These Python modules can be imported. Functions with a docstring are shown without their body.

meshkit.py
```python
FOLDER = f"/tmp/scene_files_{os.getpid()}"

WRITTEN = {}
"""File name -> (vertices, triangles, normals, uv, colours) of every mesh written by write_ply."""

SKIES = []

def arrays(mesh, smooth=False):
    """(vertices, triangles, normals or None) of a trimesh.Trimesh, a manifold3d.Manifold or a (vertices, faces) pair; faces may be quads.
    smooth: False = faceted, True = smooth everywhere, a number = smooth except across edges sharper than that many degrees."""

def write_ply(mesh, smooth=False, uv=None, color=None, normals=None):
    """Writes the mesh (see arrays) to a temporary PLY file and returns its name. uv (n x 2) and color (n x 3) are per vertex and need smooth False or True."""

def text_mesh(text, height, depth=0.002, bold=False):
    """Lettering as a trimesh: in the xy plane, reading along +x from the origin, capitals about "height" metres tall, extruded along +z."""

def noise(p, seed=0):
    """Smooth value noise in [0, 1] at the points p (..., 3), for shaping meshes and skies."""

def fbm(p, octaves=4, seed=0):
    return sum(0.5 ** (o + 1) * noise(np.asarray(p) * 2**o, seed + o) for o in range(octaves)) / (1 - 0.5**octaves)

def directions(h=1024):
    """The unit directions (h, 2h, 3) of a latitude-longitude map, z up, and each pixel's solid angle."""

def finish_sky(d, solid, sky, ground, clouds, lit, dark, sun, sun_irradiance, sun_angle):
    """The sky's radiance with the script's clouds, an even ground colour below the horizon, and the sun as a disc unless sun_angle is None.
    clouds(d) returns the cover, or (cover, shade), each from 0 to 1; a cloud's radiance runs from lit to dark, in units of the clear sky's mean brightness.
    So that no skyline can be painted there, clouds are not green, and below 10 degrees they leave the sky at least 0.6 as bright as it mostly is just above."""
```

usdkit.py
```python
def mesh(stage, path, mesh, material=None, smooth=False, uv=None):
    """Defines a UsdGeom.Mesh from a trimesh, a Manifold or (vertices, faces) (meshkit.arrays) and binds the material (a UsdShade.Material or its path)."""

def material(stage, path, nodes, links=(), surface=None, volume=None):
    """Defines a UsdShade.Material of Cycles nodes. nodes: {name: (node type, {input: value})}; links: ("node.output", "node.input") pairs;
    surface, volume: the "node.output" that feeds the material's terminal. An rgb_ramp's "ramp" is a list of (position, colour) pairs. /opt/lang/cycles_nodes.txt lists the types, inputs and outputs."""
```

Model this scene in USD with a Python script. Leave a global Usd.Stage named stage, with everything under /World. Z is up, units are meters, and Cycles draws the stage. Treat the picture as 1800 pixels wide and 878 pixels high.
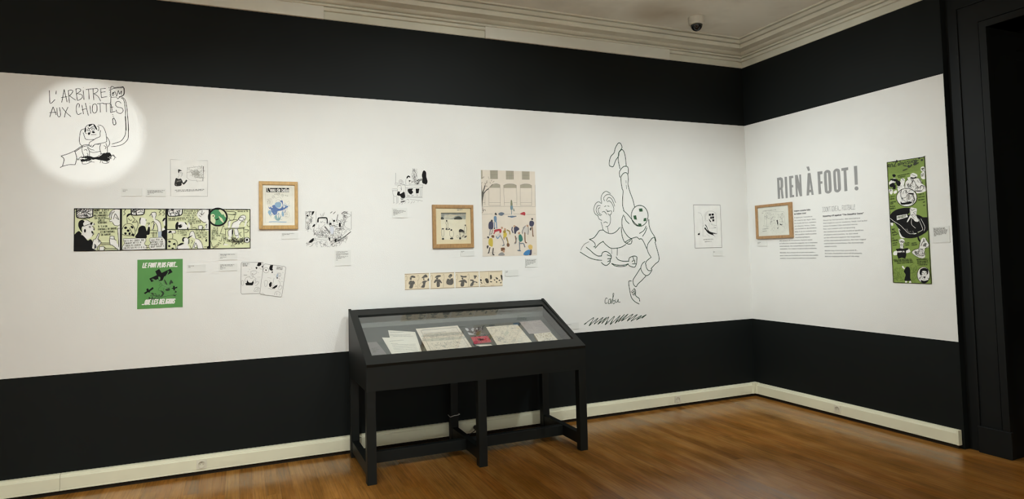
import math, random, glob
import numpy as np, trimesh, usdkit, meshkit
from pxr import Usd, UsdGeom, UsdLux, UsdShade, Gf, Sdf
from shapely.geometry import Polygon, LineString, Point, MultiPolygon, box as sbox
from shapely.ops import unary_union
from shapely import affinity

stage = Usd.Stage.CreateInMemory()
UsdGeom.SetStageUpAxis(stage, UsdGeom.Tokens.z)
UsdGeom.SetStageMetersPerUnit(stage, 1.0)
UsdGeom.Xform.Define(stage, '/World')
UsdGeom.Scope.Define(stage, '/World/Looks')

# ------------------------------------------------------------------ camera
# room: back wall is the plane y=0, right wall the plane x=0, floor z=0
F, V0 = 1128.48, 391.13                      # focal length and principal row, in pixels of the 1800 x 878 frame
CAM = np.array([-5.17268, -5.45323, 1.6])
YAW, PITCH, ROLL = np.radians([23.27474, 2.77584, -1.38378])
FW = np.array([math.sin(YAW)*math.cos(PITCH), math.cos(YAW)*math.cos(PITCH), math.sin(PITCH)])
RT0 = np.array([math.cos(YAW), -math.sin(YAW), 0.0]); UP0 = np.cross(RT0, FW)
RT = math.cos(ROLL)*RT0 + math.sin(ROLL)*UP0
UP = -math.sin(ROLL)*RT0 + math.cos(ROLL)*UP0
EXPOSURE = -0.04
cam = UsdGeom.Camera.Define(stage, '/World/camera')
cam.AddTransformOp().Set(Gf.Matrix4d(*RT, 0, *UP, 0, *(-FW), 0, *CAM, 1))
AP = 36.0
cam.CreateHorizontalApertureAttr(AP)
cam.CreateVerticalApertureAttr(AP*878/1800)
cam.CreateFocalLengthAttr(AP*F/1800)
cam.CreateVerticalApertureOffsetAttr(-(439-V0)/1800*AP)
cam.CreateClippingRangeAttr(Gf.Vec2f(0.05, 100))
cam.CreateExposureAttr(EXPOSURE)

# ------------------------------------------------------------------ lights: the gallery's ceiling track spots (above the frame), and unseen fill spots added for bounce
def spot(name, pos, aim, power, angle, soft, radius=0.04, color=(.932, 1, 1)):
    l = UsdLux.SphereLight.Define(stage, '/World/' + name)
    pos, aim = np.array(pos, float), np.array(aim, float)
    d = (aim-pos)/np.linalg.norm(aim-pos)
    x = np.cross(d, [.001, .002, 1.0]); x /= np.linalg.norm(x); y = np.cross(x, d)
    l.AddTransformOp().Set(Gf.Matrix4d(*x, 0, *y, 0, *(-d), 0, *pos, 1))
    l.CreateRadiusAttr(radius); l.CreateIntensityAttr(power); l.CreateColorAttr(Gf.Vec3f(*color)); l.CreateNormalizeAttr(True)
    s = UsdLux.ShapingAPI.Apply(l.GetPrim())
    s.CreateShapingConeAngleAttr(angle); s.CreateShapingConeSoftnessAttr(soft)
    return l

SPOTS = [  # position, aim, power, half angle: a track in front of the back wall, one along the right wall, the rest added as fill, over the floor and at the unseen walls, for their bounce
    ((-6.2, -3.2, 3.6), (-6.2, 0, 1.15), 28, 34), ((-5.2, -3.2, 3.6), (-5.2, 0, 1.15), 68, 34), ((-4.2, -3.2, 3.6), (-4.2, 0, 1.9), 40, 34),
    ((-3.2, -3.2, 3.6), (-3.2, 0, 1.9), 62, 34), ((-2.2, -3.2, 3.6), (-2.2, 0, 1.15), 22, 34), ((-1.2, -3.2, 3.6), (-1.2, 0, 1.15), 72, 34),
    ((-3.2, -.5, 3.6), (0, -.5, 1.9), 12, 34), ((-3.2, -1.2, 3.6), (0, -1.2, 1.15), 36, 34), ((-3.3, -1.2, 3.6), (0, -1.2, 1.9), 52, 34), ((-3.2, -1.9, 3.6), (0, -1.9, 1.15), 8, 34),
    ((-6, -2.6, 3.7), (-6, -2.4, 0), 200, 38), ((-3.5, -2.6, 3.7), (-3.5, -2.4, 0), 8, 38), ((-1.2, -2.6, 3.7), (-1.2, -2.4, 0), 16, 38),
] + [((x, -6, 3.7), (x, -6.01, 0), 130, 40) for x in (-8, -5, -2)] + [((x, -6, 3.6), (x, -9, 1.6), 380, 40) for x in (-8, -6, -4, -2)] + [((-7, y, 3.6), (-10, y, 1.6), 230, 40) for y in (-7, -5, -3)]
for i, (p, a, w, an) in enumerate(SPOTS):
    spot('track_spot_%03d' % i, p, a, w, an, 1.0)
spot('profile_spot', (-6.1, -3.4, 3.5), (-6.165, 0, 2.562), 66, 5.98, .065, color=(.96, 1, .995))

# ------------------------------------------------------------------ helpers
def at(x, y, axis, val):                      # where the ray through pixel x, y meets the plane coordinate[axis] = val
    d = (x-900)/F*RT + (V0-y)/F*UP + FW
    return CAM + (val-CAM[axis])/d[axis]*d

TAKEN = {}
def numbered(path):
    n = TAKEN.get(path, -1) + 1; TAKEN[path] = n
    return path if n == 0 else '%s_%03d' % (path, n)

def tag(p, label=None, cat=None, group=None, kind=None):
    p = p.GetPrim() if hasattr(p, 'GetPrim') else p
    for k, v in (('label', label), ('category', cat), ('group', group), ('kind', kind)):
        if v: p.SetCustomDataByKey(k, v)
    return p

class Thing:                                  # an Xform at the thing's base; its parts are meshes given in world coordinates
    def __init__(s, name, base, label=None, cat=None, group=None, kind=None):
        s.base = np.array(base, float); s.path = numbered('/World/' + name)
        x = UsdGeom.Xform.Define(stage, s.path); x.AddTranslateOp().Set(Gf.Vec3d(*map(float, s.base)))
        tag(x, label, cat, group, kind); s.prim = x.GetPrim()
    def part(s, name, mesh, m, smooth=False, parent=None, label=None, kind=None):
        p = numbered((parent or s.path) + '/' + name)
        v, f = (np.array(mesh.vertices), np.array(mesh.faces)) if hasattr(mesh, 'vertices') else mesh
        off = s.base
        o = usdkit.mesh(stage, p, (np.asarray(v) - off, f), m, smooth=smooth)
        tag(o, label, None, None, kind)
        return p

def solo(name, mesh, m, label=None, cat=None, kind=None, smooth=False, group=None):
    o = usdkit.mesh(stage, numbered('/World/' + name), mesh, m, smooth=smooth)
    return tag(o, label, cat, group, kind)

def bx(x0, x1, y0, y1, z0, z1, bevel=0):
    x0, x1 = sorted((x0, x1)); y0, y1 = sorted((y0, y1)); z0, z1 = sorted((z0, z1))
    if bevel:
        pts = []
        b = bevel
        for sx in (x0, x1):
            for sy in (y0, y1):
                for sz in (z0, z1):
                    ix, iy, iz = (b if sx == x0 else -b), (b if sy == y0 else -b), (b if sz == z0 else -b)
                    pts += [(sx, sy+iy, sz+iz), (sx+ix, sy, sz+iz), (sx+ix, sy+iy, sz)]
        return trimesh.convex.convex_hull(np.array(pts))
    m = trimesh.creation.box((x1-x0, y1-y0, z1-z0)); m.apply_translation(((x0+x1)/2, (y0+y1)/2, (z0+z1)/2))
    return m

def cat_(*ms): return trimesh.util.concatenate(list(ms))

def ext(poly, h):                             # extrude polygons along +z
    out = [trimesh.creation.extrude_polygon(g, h, engine='earcut') for g in getattr(poly, 'geoms', [poly]) if g.geom_type == 'Polygon' and g.area > 1e-9]
    return trimesh.util.concatenate(out) if out else None

def lathe(profile, sections=32):              # (r, z) pairs around z
    return trimesh.creation.revolve(np.array(profile, float), sections=sections)

def prism(profile, path_fn):                  # profile points swept between two end frames: path_fn(d, z, end) -> point
    n = len(profile)
    v = [path_fn(d, z, e) for e in (0, 1) for d, z in profile]
    f = []
    for i in range(n):
        j = (i+1) % n
        f += [(i, j, n+j), (i, n+j, n+i)]
    poly = Polygon(profile)
    tv, tf = trimesh.creation.triangulate_polygon(poly, engine='earcut')
    key = {tuple(np.round(p, 7)): k for k, p in enumerate(profile)}
    for a, b, c in tf:
        q = [key[tuple(np.round(tv[k], 7))] for k in (a, b, c)]
        f += [tuple(q), tuple(n+k for k in q[::-1])]
    m = trimesh.Trimesh(np.array(v), np.array(f), process=False)
    m.fix_normals()
    return m

# ------------------------------------------------------------------ materials
def lin(c): return tuple(((x/255)/12.92 if x/255 <= .04045 else ((x/255+.055)/1.055)**2.4) for x in c)
MATS = {}
def M(name, rgb, rough=.6, spec=.5, vary=.06, scale=12, bump=0, bscale=300, linear=False, metal=0, coat=0):
    """a plain procedural surface: base colour with a faint noise, optional fine bump"""
    if name in MATS: return MATS[name]
    c = np.array(rgb if linear else lin(rgb), float)
    nodes = {'tc': ('texture_coordinate', {}), 'n': ('noise_texture', {'scale': scale, 'detail': 3.0}),
             'r': ('rgb_ramp', {'ramp': [(0.25, tuple(c*(1-vary))), (0.75, tuple(np.minimum(c*(1+vary), 1)))]}),
             'p': ('principled_bsdf', {'roughness': rough, 'specular_ior_level': spec, 'metallic': metal, 'coat_weight': coat})}
    links = [('tc.object', 'n.vector'), ('n.fac', 'r.fac'), ('r.color', 'p.base_color')]
    if bump:
        nodes['bn'] = ('noise_texture', {'scale': bscale, 'detail': 2.0})
        nodes['b'] = ('bump', {'strength': bump, 'distance': .002})
        links += [('tc.object', 'bn.vector'), ('bn.fac', 'b.height'), ('b.normal', 'p.normal')]
    MATS[name] = usdkit.material(stage, '/World/Looks/' + name, nodes, links, surface='p.BSDF')
    return MATS[name]

WHITE_WALL = M('white_wall_paint', (.75, .745, .715), .75, .25, .015, 3, bump=.35, bscale=120, linear=True)
DARK_WALL = M('dark_wall_paint', (.0060, .0078, .0074), .6, .16, .10, 2, bump=.12, bscale=160, linear=True)
DARK_WOOD = M('dark_joinery_paint', (.0062, .0074, .0072), .55, .2, .10, 6, linear=True)
CASE_DARK = M('showcase_black_paint', (.0056, .0070, .0060), .50, .28, .12, 9, linear=True)
CASE_IN = M('showcase_grey_lining', (.075, .085, .078), .8, .2, .06, 20, linear=True)
CASE_BACK = M('showcase_lining_lit', (.19, .195, .185), .8, .2, .04, 20, linear=True)  # paler copy of the grey lining: light on the back put into colour
SKIRT = M('cream_skirting_paint', (.77, .745, .56), .45, .4, .03, 6, linear=True)
GAP = M('dark_gap', (.02, .014, .008), .8, .2, .1, 6, linear=True)
CEIL_N = {'tc': ('texture_coordinate', {}), 'n': ('noise_texture', {'scale': 1.3, 'detail': 5.0, 'roughness': .6}),
          'r': ('rgb_ramp', {'ramp': [(.30, (.69, .67, .575)), (.48, (.79, .775, .675)), (.8, (.82, .805, .71))]}),
          'n2': ('noise_texture', {'scale': 2.2, 'detail': 5.0, 'distortion': .6}),
          'sp': ('vector_math', {'math_type': 'distance', 'vector2': (-1.503, -0.608, 3.817)}),
          'mr': ('map_range', {'from_min': .03, 'from_max': .42, 'to_min': 1.0, 'to_max': 0.0, 'clamp': True}),
          'mm': ('math', {'math_type': 'multiply'}), 'm2': ('math', {'math_type': 'multiply', 'value2': 1.5, 'use_clamp': True}),
          'mx': ('mix_color', {'b': (.46, .39, .28)}),
          'p': ('principled_bsdf', {'roughness': .9, 'specular_ior_level': .2})}
CEIL = usdkit.material(stage, '/World/Looks/aged_ceiling_plaster', CEIL_N,
    [('tc.object', 'n.vector'), ('n.fac', 'r.fac'), ('tc.object', 'n2.vector'), ('tc.object', 'sp.vector1'), ('sp.value', 'mr.value'), ('mr.result', 'mm.value1'), ('n2.fac', 'mm.value2'),
     ('mm.value', 'm2.value1'), ('m2.value', 'mx.fac'), ('r.color', 'mx.a'), ('mx.result', 'p.base_color')], surface='p.BSDF')
CORNICE = M('aged_cornice_paint', (.69, .68, .57), .7, .3, .10, 2.5, linear=True)
PALE_BOARD = M('pale_board', (.76, .755, .67), .7, .3, .03, 4, linear=True)

def wood_floor(name, tint):
    t = np.array(tint)
    return usdkit.material(stage, '/World/Looks/' + name, {
        'tc': ('texture_coordinate', {}), 'oi': ('object_info', {}),
        'ra': ('math', {'math_type': 'multiply', 'value2': 37.0}), 'cv': ('combine_xyz', {}), 'av': ('vector_math', {'math_type': 'add'}),
        'mp': ('mapping', {'scale': (85, 2.2, 1)}), 'n': ('noise_texture', {'scale': 1.0, 'detail': 6.0, 'roughness': .62, 'distortion': .4}),
        'mp2': ('mapping', {'scale': (5.0, 1.2, 1)}), 'n2': ('noise_texture', {'scale': 1.4, 'detail': 4.0}),
        'r': ('rgb_ramp', {'ramp': [(.28, tuple(t*.62)), (.5, tuple(t)), (.72, tuple(t*1.28))]}),
        'r2': ('rgb_ramp', {'ramp': [(.3, (.72, .70, .66)), (.7, (1.15, 1.13, 1.1))]}),
        'mx': ('mix_color', {'blend_type': 'multiply', 'fac': 1.0, 'use_clamp': False}),
        'rr': ('map_range', {'from_min': .3, 'from_max': .7, 'to_min': .13, 'to_max': .25}),
        'bp': ('bump', {'strength': .06, 'distance': .001}),
        'p': ('principled_bsdf', {'specular_ior_level': .5})},
        [('oi.random', 'ra.value1'), ('ra.value', 'cv.x'), ('ra.value', 'cv.y'), ('tc.object', 'av.vector1'), ('cv.vector', 'av.vector2'), ('av.vector', 'mp.vector'), ('mp.vector', 'n.vector'),
         ('tc.object', 'mp2.vector'), ('mp2.vector', 'n2.vector'), ('n.fac', 'r.fac'), ('n2.fac', 'r2.fac'), ('r.color', 'mx.a'), ('r2.color', 'mx.b'), ('mx.result', 'p.base_color'),
         ('n2.fac', 'rr.value'), ('rr.result', 'p.roughness'), ('n.fac', 'bp.height'), ('bp.normal', 'p.normal')], surface='p.BSDF')
PLANK = [wood_floor('oak_plank_%s' % n, c) for n, c in (('mid', (.325, .142, .028)), ('light', (.355, .160, .034)), ('dark', (.275, .115, .021)), ('warm', (.33, .135, .024)), ('pale', (.365, .172, .040)))]

# ------------------------------------------------------------------ the room shell
XL, YF, ZC = -10.0, -9.0, 3.817               # left wall, wall behind the camera, ceiling
ZB, ZT, ZD = .825, 2.948, 3.593               # white band from ZB to ZT, upper dark band to ZD
YE = -2.18                                    # where the right wall panel ends at the doorway
wb = Thing('wall_back', (-5, 0, 0), kind='structure')
for nm, z0, z1, m in (('lower_dark_band', 0, ZB, DARK_WALL), ('white_band', ZB, ZT, WHITE_WALL), ('upper_dark_band', ZT, ZD, DARK_WALL), ('frieze', ZD, ZC+.05, CORNICE)):
    wb.part(nm, bx(XL, .30, 0, .12, z0, z1), m)
wr = Thing('wall_right', (0, -1, 0), kind='structure')
for nm, z0, z1, m in (('lower_dark_band', 0, ZB, DARK_WALL), ('white_band', ZB, ZT, WHITE_WALL), ('upper_dark_band', ZT, ZD, DARK_WALL), ('frieze', ZD, ZC+.05, CORNICE)):
    wr.part(nm, bx(0, .30, YE, 0, z0, z1), m)
wr.part('end_return', bx(0.001, .30, YE-.004, YE, 0, ZD), DARK_WALL)  # unlit face: its shade is put in as the dark wall colour
XD = .058                                     # plane of the wall around the doorway
DY0, DY1, DZ = -2.492, -4.15, 3.226           # doorway
wr.part('doorway_pier', bx(XD, .40, DY0, YE-.004, 0, ZC+.05), DARK_WOOD)
wr.part('doorway_lintel', bx(XD, .40, DY1, DY0, DZ, ZC+.05), DARK_WOOD)
wr.part('doorway_far_pier', bx(XD, .40, YF, DY1, 0, ZC+.05), DARK_WOOD)
for nm, (xa, xb, ya, yb) in {'wall_left': (XL-.12, XL, YF, .12), 'wall_front': (XL-.12, .40, YF-.12, YF)}.items():
    w_ = Thing(nm, ((xa+xb)/2, (ya+yb)/2, 0), kind='structure')
    for n2, z0, z1, m in (('lower_dark_band', 0, ZB, DARK_WALL), ('white_band', ZB, ZT, WHITE_WALL), ('upper_dark_band', ZT, ZD, DARK_WALL), ('frieze', ZD, ZC+.05, CORNICE)):
        w_.part(n2, bx(xa, xb, ya, yb, z0, z1), m)
solo('ceiling', bx(XL-.12, 1.9, YF-.12, .12, ZC, ZC+.1), CEIL, kind='structure')

# doorway: casing with an inner bead, panelled reveal, a dark passage beyond
dr = Thing('door_1', (XD, -3.3, 0), kind='structure')
def casing(d0, d1, w0, w1):                   # architrave strip between offsets w0..w1 from the opening, from depth d0 to d1 out of the wall
    return cat_(bx(XD-d1, XD-d0, DY0+w0, DY0+w1, .0, DZ+w1), bx(XD-d1, XD-d0, DY1-w1, DY1-w0, .0, DZ+w1), bx(XD-d1, XD-d0, DY1-w0, DY0+w0, DZ+w0, DZ+w1))
dr.part('architrave', casing(0, .016, .058, .205), DARK_WOOD)
dr.part('inner_bead', casing(0, .024, .0, .050), DARK_WOOD)
dr.part('outer_bead', casing(0, .028, .205, .222), DARK_WOOD)
for y0, y1 in ((DY0-.012, DY0+.222), (DY1-.222, DY1+.012)):
    dr.part('plinth_block', bx(XD-.036, XD, y0, y1, 0, .20, .004), DARK_WOOD)
RX = .95                                      # far end of the reveal
def reveal(y0, sgn):                          # panelled side of the passage, facing sgn in y
    yb = y0 + sgn*0.0
    st = [(XD, XD+.10, 0, DZ), (RX-.10, RX, 0, DZ)] + [(XD+.10, RX-.10, a, b) for a, b in ((0, .22), (.86, 1.10), (DZ-.14, DZ))]
    return cat_(*[bx(a, b, yb, yb-sgn*.05, c, d) for a, b, c, d in st])
for y0, s in ((DY0, -1), (DY1, 1)):
    dr.part('reveal_frame', reveal(y0, s), DARK_WOOD)
    for a, b in ((.22, .86), (1.10, DZ-.14)):
        dr.part('reveal_panel', cat_(bx(XD+.10, RX-.10, y0-s*.022, y0-s*.05, a, b), bx(XD+.17, RX-.17, y0-s*.012, y0-s*.024, a+.07, b-.07, .006)), DARK_WOOD)
dr.part('soffit', bx(XD, RX, DY1, DY0, DZ, DZ+.05), DARK_WOOD)
dr.part('passage_wall', bx(1.75, 1.85, YF, 0, 0, ZC), DARK_WALL)

# cornice along the back and right walls, mitred in the corner
PROF = [(0, ZD+.002), (.010, ZD+.002), (.010, 3.651), (.003, 3.653), (.003, 3.660), (.028, 3.662), (.034, 3.672), (.036, 3.683), (.022, 3.686), (.022, 3.692), (.048, 3.694), (.052, 3.702), (.052, 3.707), (.040, 3.710), (.040, 3.715),
        (.070, 3.717), (.090, 3.728), (.098, 3.738), (.205, 3.738), (.205, 3.731), (.216, 3.731), (.222, 3.750), (.232, 3.764), (.218, 3.767), (.218, 3.773), (.246, 3.775), (.262, 3.786), (.274, 3.796), (.260, 3.799), (.260, 3.805), (.290, 3.807), (.296, ZC), (0, ZC)]
solo('trim_1', prism(PROF, lambda d, z, e: (XL, -d, z) if e == 0 else (-d, -d, z)), CORNICE, kind='structure', smooth=25)
solo('trim_2', prism(PROF, lambda d, z, e: (-d, -d, z) if e == 0 else (-d, YF, z)), CORNICE, kind='structure', smooth=25)

# skirting (a hollow duct with a dark gap under it)
SK = [(0, .143), (.022, .141), (.029, .136), (.032, .127), (.0325, .1235), (.036, .1225), (.040, .118), (.040, .046), (.0385, .0435), (.040, .041), (.040, .031), (0, .031)]
JX = at(105, 850, 1, -.04)[0]
bb = Thing('baseboard_back', (-5, 0, 0), kind='structure')
for a, b in ((XL, JX-.0012), (JX+.0012, -.06)):
    bb.part('duct_length', prism(SK, lambda d, z, e, a=a, b=b: (a if e == 0 else b, -d, z)), SKIRT, smooth=20)
bb.part('corner_cap', cat_(bx(-.072, -.0001, -.044, -.0001, .029, .146, .003)), SKIRT)
bb.part('gap_strip', bx(XL, -.006, -.022, -.0001, 0, .031), GAP)
br = Thing('baseboard_right', (0, -1, 0), kind='structure')
br.part('duct_length', prism(SK, lambda d, z, e: (-d, -.0445 if e == 0 else -2.148, z)), SKIRT, smooth=20)
br.part('corner_cap', bx(-.044, -.0001, -.072, -.0445, .029, .146, .003), SKIRT)
br.part('end_cap', bx(-.042, -.0001, -2.166, -2.1481, .029, .144, .002), SKIRT)
br.part('gap_strip', bx(-.022, -.0001, -2.15, -.023, 0, .031), GAP)

# floor of oak planks running away from the back wall
rng = random.Random(7)
fl = Thing('floor', (-3, -3, 0), kind='structure')
fl.part('subfloor', bx(XL, 1.9, YF, 0, -.06, -.022), GAP)
def plank(x0, x1, y0, y1):
    c, g = .0006, .0002
    x0, x1, y0, y1 = x0+g, x1-g, y0+g, y1-g
    v = [(x, y, -.02) for x, y in ((x0, y0), (x1, y0), (x1, y1), (x0, y1))] + [(x, y, -c*.6) for x, y in ((x0, y0), (x1, y0), (x1, y1), (x0, y1))] \
        + [(x, y, 0) for x, y in ((x0+c, y0+c), (x1-c, y0+c), (x1-c, y1-c), (x0+c, y1-c))]
    f = [(8, 9, 10), (8, 10, 11), (0, 2, 1), (0, 3, 2)]
    for k in range(4):
        j = (k+1) % 4
        f += [(k, j, 4+j), (k, 4+j, 4+k), (4+k, 4+j, 8+j), (4+k, 8+j, 8+k)]
    return np.array(v), np.array(f)
def in_view(x0, x1, y0, y1):
    for x in np.linspace(x0, x1, 2):
        for y in np.linspace(y0, y1, 9):
            d = np.array([x, y, 0.0]) - CAM; z = d @ FW
            if z > .3 and -6 < 900+F*(d @ RT)/z < 1806 and V0-F*(d @ UP)/z < 884: return True
    return False
rest = {k: [] for k in range(5)}
PW = .088
x = XL
while x < 1.9:
    y = -rng.random()*1.3
    ends = [0.0, y]
    while y > YF:
        y -= .9 + rng.random()*1.1; ends.append(max(y, YF))
    for y1, y0 in zip(ends[:-1], ends[1:]):
        if y1-y0 < .02: continue
        k = rng.choice([0, 0, 1, 2, 3, 4])
        xb = min(x+PW, 1.9)
        if in_view(x, xb, y0, y1): fl.part('plank', plank(x, xb, y0, y1), PLANK[k])
        else: rest[k].append(plank(x, xb, y0, y1))
    x += PW
for k, ps in rest.items():
    v = np.vstack([p[0] for p in ps]); f = np.vstack([p[1]+12*i for i, p in enumerate(ps)])
    fl.part('plank_field', (v, f), PLANK[k], kind='stuff')

# pale boards fixed over the frieze on the back wall
for xa, xb, lab in ((XL+.3, -4.498, 'long pale board over the frieze at the left end of the back wall'), (-3.062, -.998, 'pale board over the frieze nearest the room corner')):
    solo('frieze_board', bx(xa, xb, -.036, -.0105, 3.586, 3.694, .002), PALE_BOARD, lab, 'board')

# ceiling camera
BLACK_GLASS = M('smoked_dome', (.004, .004, .005), .08, .6, .05, 10, linear=True)
WHITE_PLASTIC = M('white_plastic', (.66, .63, .54), .4, .5, .02, 10, linear=True)
cx, cy = at(1224, 36, 2, ZC-.03)[:2]
cc = Thing('dome_camera', (cx, cy, ZC), 'small white ceiling security camera with a smoked black dome', 'security camera')
def mv(m, x, y, z): m = m.copy(); m.apply_translation((x, y, z)); return m
cc.part('housing', mv(lathe([(0, 0), (.074, 0), (.076, -.006), (.075, -.052), (.071, -.070), (.058, -.076), (0, -.076)][::-1], 40), cx, cy, ZC), WHITE_PLASTIC, smooth=35)
dome = [(.056*math.cos(a), -.072-.062*math.sin(a)) for a in np.linspace(0, math.pi/2, 12)]
sd = cc.part('smoked_dome', mv(lathe([(0, -.070), (.056, -.070)] + dome[1:-1] + [(0, -.134)], 40), cx, cy, ZC), BLACK_GLASS, smooth=40)
ld = CAM - np.array([cx, cy, ZC-.095]); ld /= np.linalg.norm(ld)
lens = trimesh.creation.annulus(r_min=.013, r_max=.017, height=.006)
T = trimesh.geometry.align_vectors([0, 0, 1], ld); lens.apply_transform(T); lens.apply_translation(np.array([cx, cy, ZC-.082]) + ld*.054)
cc.part('lens_ring', lens, M('lens_ring_grey', (.03, .03, .034), .3, linear=True), parent=sd)

# sockets set into the skirting
SOCK = M('socket_plastic', (.72, .68, .55), .35, .5, .02, 10, linear=True)
SOCK_IN = M('socket_recess', (.70, .66, .52), .4, .5, .02, 10, linear=True)
PIN = M('socket_pin', (.35, .32, .27), .3, metal=.9, linear=True)
def socket(px, py, wall, label, w=.070, h=.066):
    if wall == 'back':
        p = at(px, py, 1, -.04); U = np.array([1, 0, 0.]); N = np.array([0, -1, 0.])
    else:
        p = at(px, py, 0, -.04); U = np.array([0, -1, 0.]); N = np.array([-1, 0, 0.])
    p[2] = .082
    V = np.array([0, 0, 1.])
    T = np.eye(4); T[:3, 0], T[:3, 1], T[:3, 2], T[:3, 3] = U, V, N, p
    t = Thing('wall_socket', p, label, 'power socket')
    plate = sbox(-w/2, -h/2, w/2, h/2).difference(Point(0, 0).buffer(.0235, 16))
    m = ext(plate, .006); m.apply_transform(T); t.part('cover_plate', m, SOCK)
    cup = lathe([(.0235, .006), (.0235, .0012), (.0, .0006)][::-1], 28)
    ring = trimesh.creation.annulus(r_min=.0215, r_max=.0262, height=.004); ring.apply_translation((0, 0, .0078))
    cup.apply_transform(T); ring.apply_transform(T)
    rec = t.part('recess', cup, SOCK_IN, smooth=30); t.part('rim', ring, SOCK)
    for sx, sy in ((-.0095, 0), (.0095, 0), (0, .012)):
        c = trimesh.creation.cylinder(.0026, .004, sections=10); c.apply_translation((sx, sy, .003)); c.apply_transform(T); t.part('contact', c, PIN, parent=rec)
    return p
socket(354.5, 816, 'back', 'white power socket in the skirting at the left, away from the showcase')
socket(1191, 703, 'back', 'white power socket in the skirting between the showcase and the corner')
socket(1472.5, 721, 'right', 'white power socket in the right wall skirting, below the green strip poster')

# ------------------------------------------------------------------ the showcase
SX0, SX1, SYF, SYB = -4.335, -2.568, -.842, -.085
ZF, ZK, ZBOT = .842, 1.168, .647              # lid height at front and back, underside of the box
SL = (ZK-ZF)/(SYB-SYF)
zl = lambda y: ZF + SL*(y-SYF)
LN = np.array([0, -SL, 1.0]); LN /= np.linalg.norm(LN)
sc = Thing('display_case', ((SX0+SX1)/2, (SYF+SYB)/2, 0), 'black painted wooden desk showcase with a sloping glass lid on six legs', 'display case')
LW = .066
XM = -3.468
for xc in (SX0+LW/2, XM, SX1-LW/2):
    for ya, yb in ((SYF, SYF+LW), (-.155, -.155+LW)):
        sc.part('leg', bx(xc-LW/2, xc+LW/2, ya, yb, 0, ZBOT, .002), CASE_DARK)
for xc in (SX0+LW/2, XM, SX1-LW/2):
    sc.part('cross_stretcher', bx(xc-.026, xc+.026, SYF+LW, -.155, .045, .133, .002), CASE_DARK)
for xa, xb in ((SX0+LW/2+.026, XM-.026), (XM+.026, SX1-LW/2-.026)):
    sc.part('long_stretcher', bx(xa, xb, -.525, -.470, .048, .130, .002), CASE_DARK)
TH = .020
side = Polygon([(SYF, ZBOT), (SYB, ZBOT), (SYB, ZK+.010), (SYB-.010, ZK+.010), (SYF, ZF-.002)])
def yz(poly, xa, xb):
    m = ext(poly, xb-xa); v = np.array(m.vertices)
    m.vertices = np.stack([xa+v[:, 2], v[:, 0], v[:, 1]], 1); return m
sc.part('side_panel', yz(side, SX0, SX0+TH), CASE_DARK); sc.part('side_panel', yz(side, SX1-TH, SX1), CASE_DARK)
sc.part('front_apron', bx(SX0+TH, SX1-TH, SYF, SYF+TH, ZBOT, ZF-.004), CASE_DARK)
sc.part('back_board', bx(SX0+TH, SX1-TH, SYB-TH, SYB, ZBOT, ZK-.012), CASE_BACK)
sc.part('bottom_board', bx(SX0+TH, SX1-TH, SYF+TH, SYB-TH, ZBOT, ZBOT+.014), CASE_DARK)
LIDL = math.hypot(SYB-SYF, ZK-ZF)
def slope(poly, h, lift=0.0):                 # polygon in (x, distance up the slope from the front edge), thickness h along the lid's normal
    m = ext(poly, h); v = np.array(m.vertices)
    up = np.array([0, SYB-SYF, ZK-ZF])/LIDL
    m.vertices = np.array([0, SYF, ZF]) + np.outer(v[:, 0], [1, 0, 0]) + np.outer(v[:, 1], up) + np.outer(v[:, 2]+lift, LN)
    return m
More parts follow.
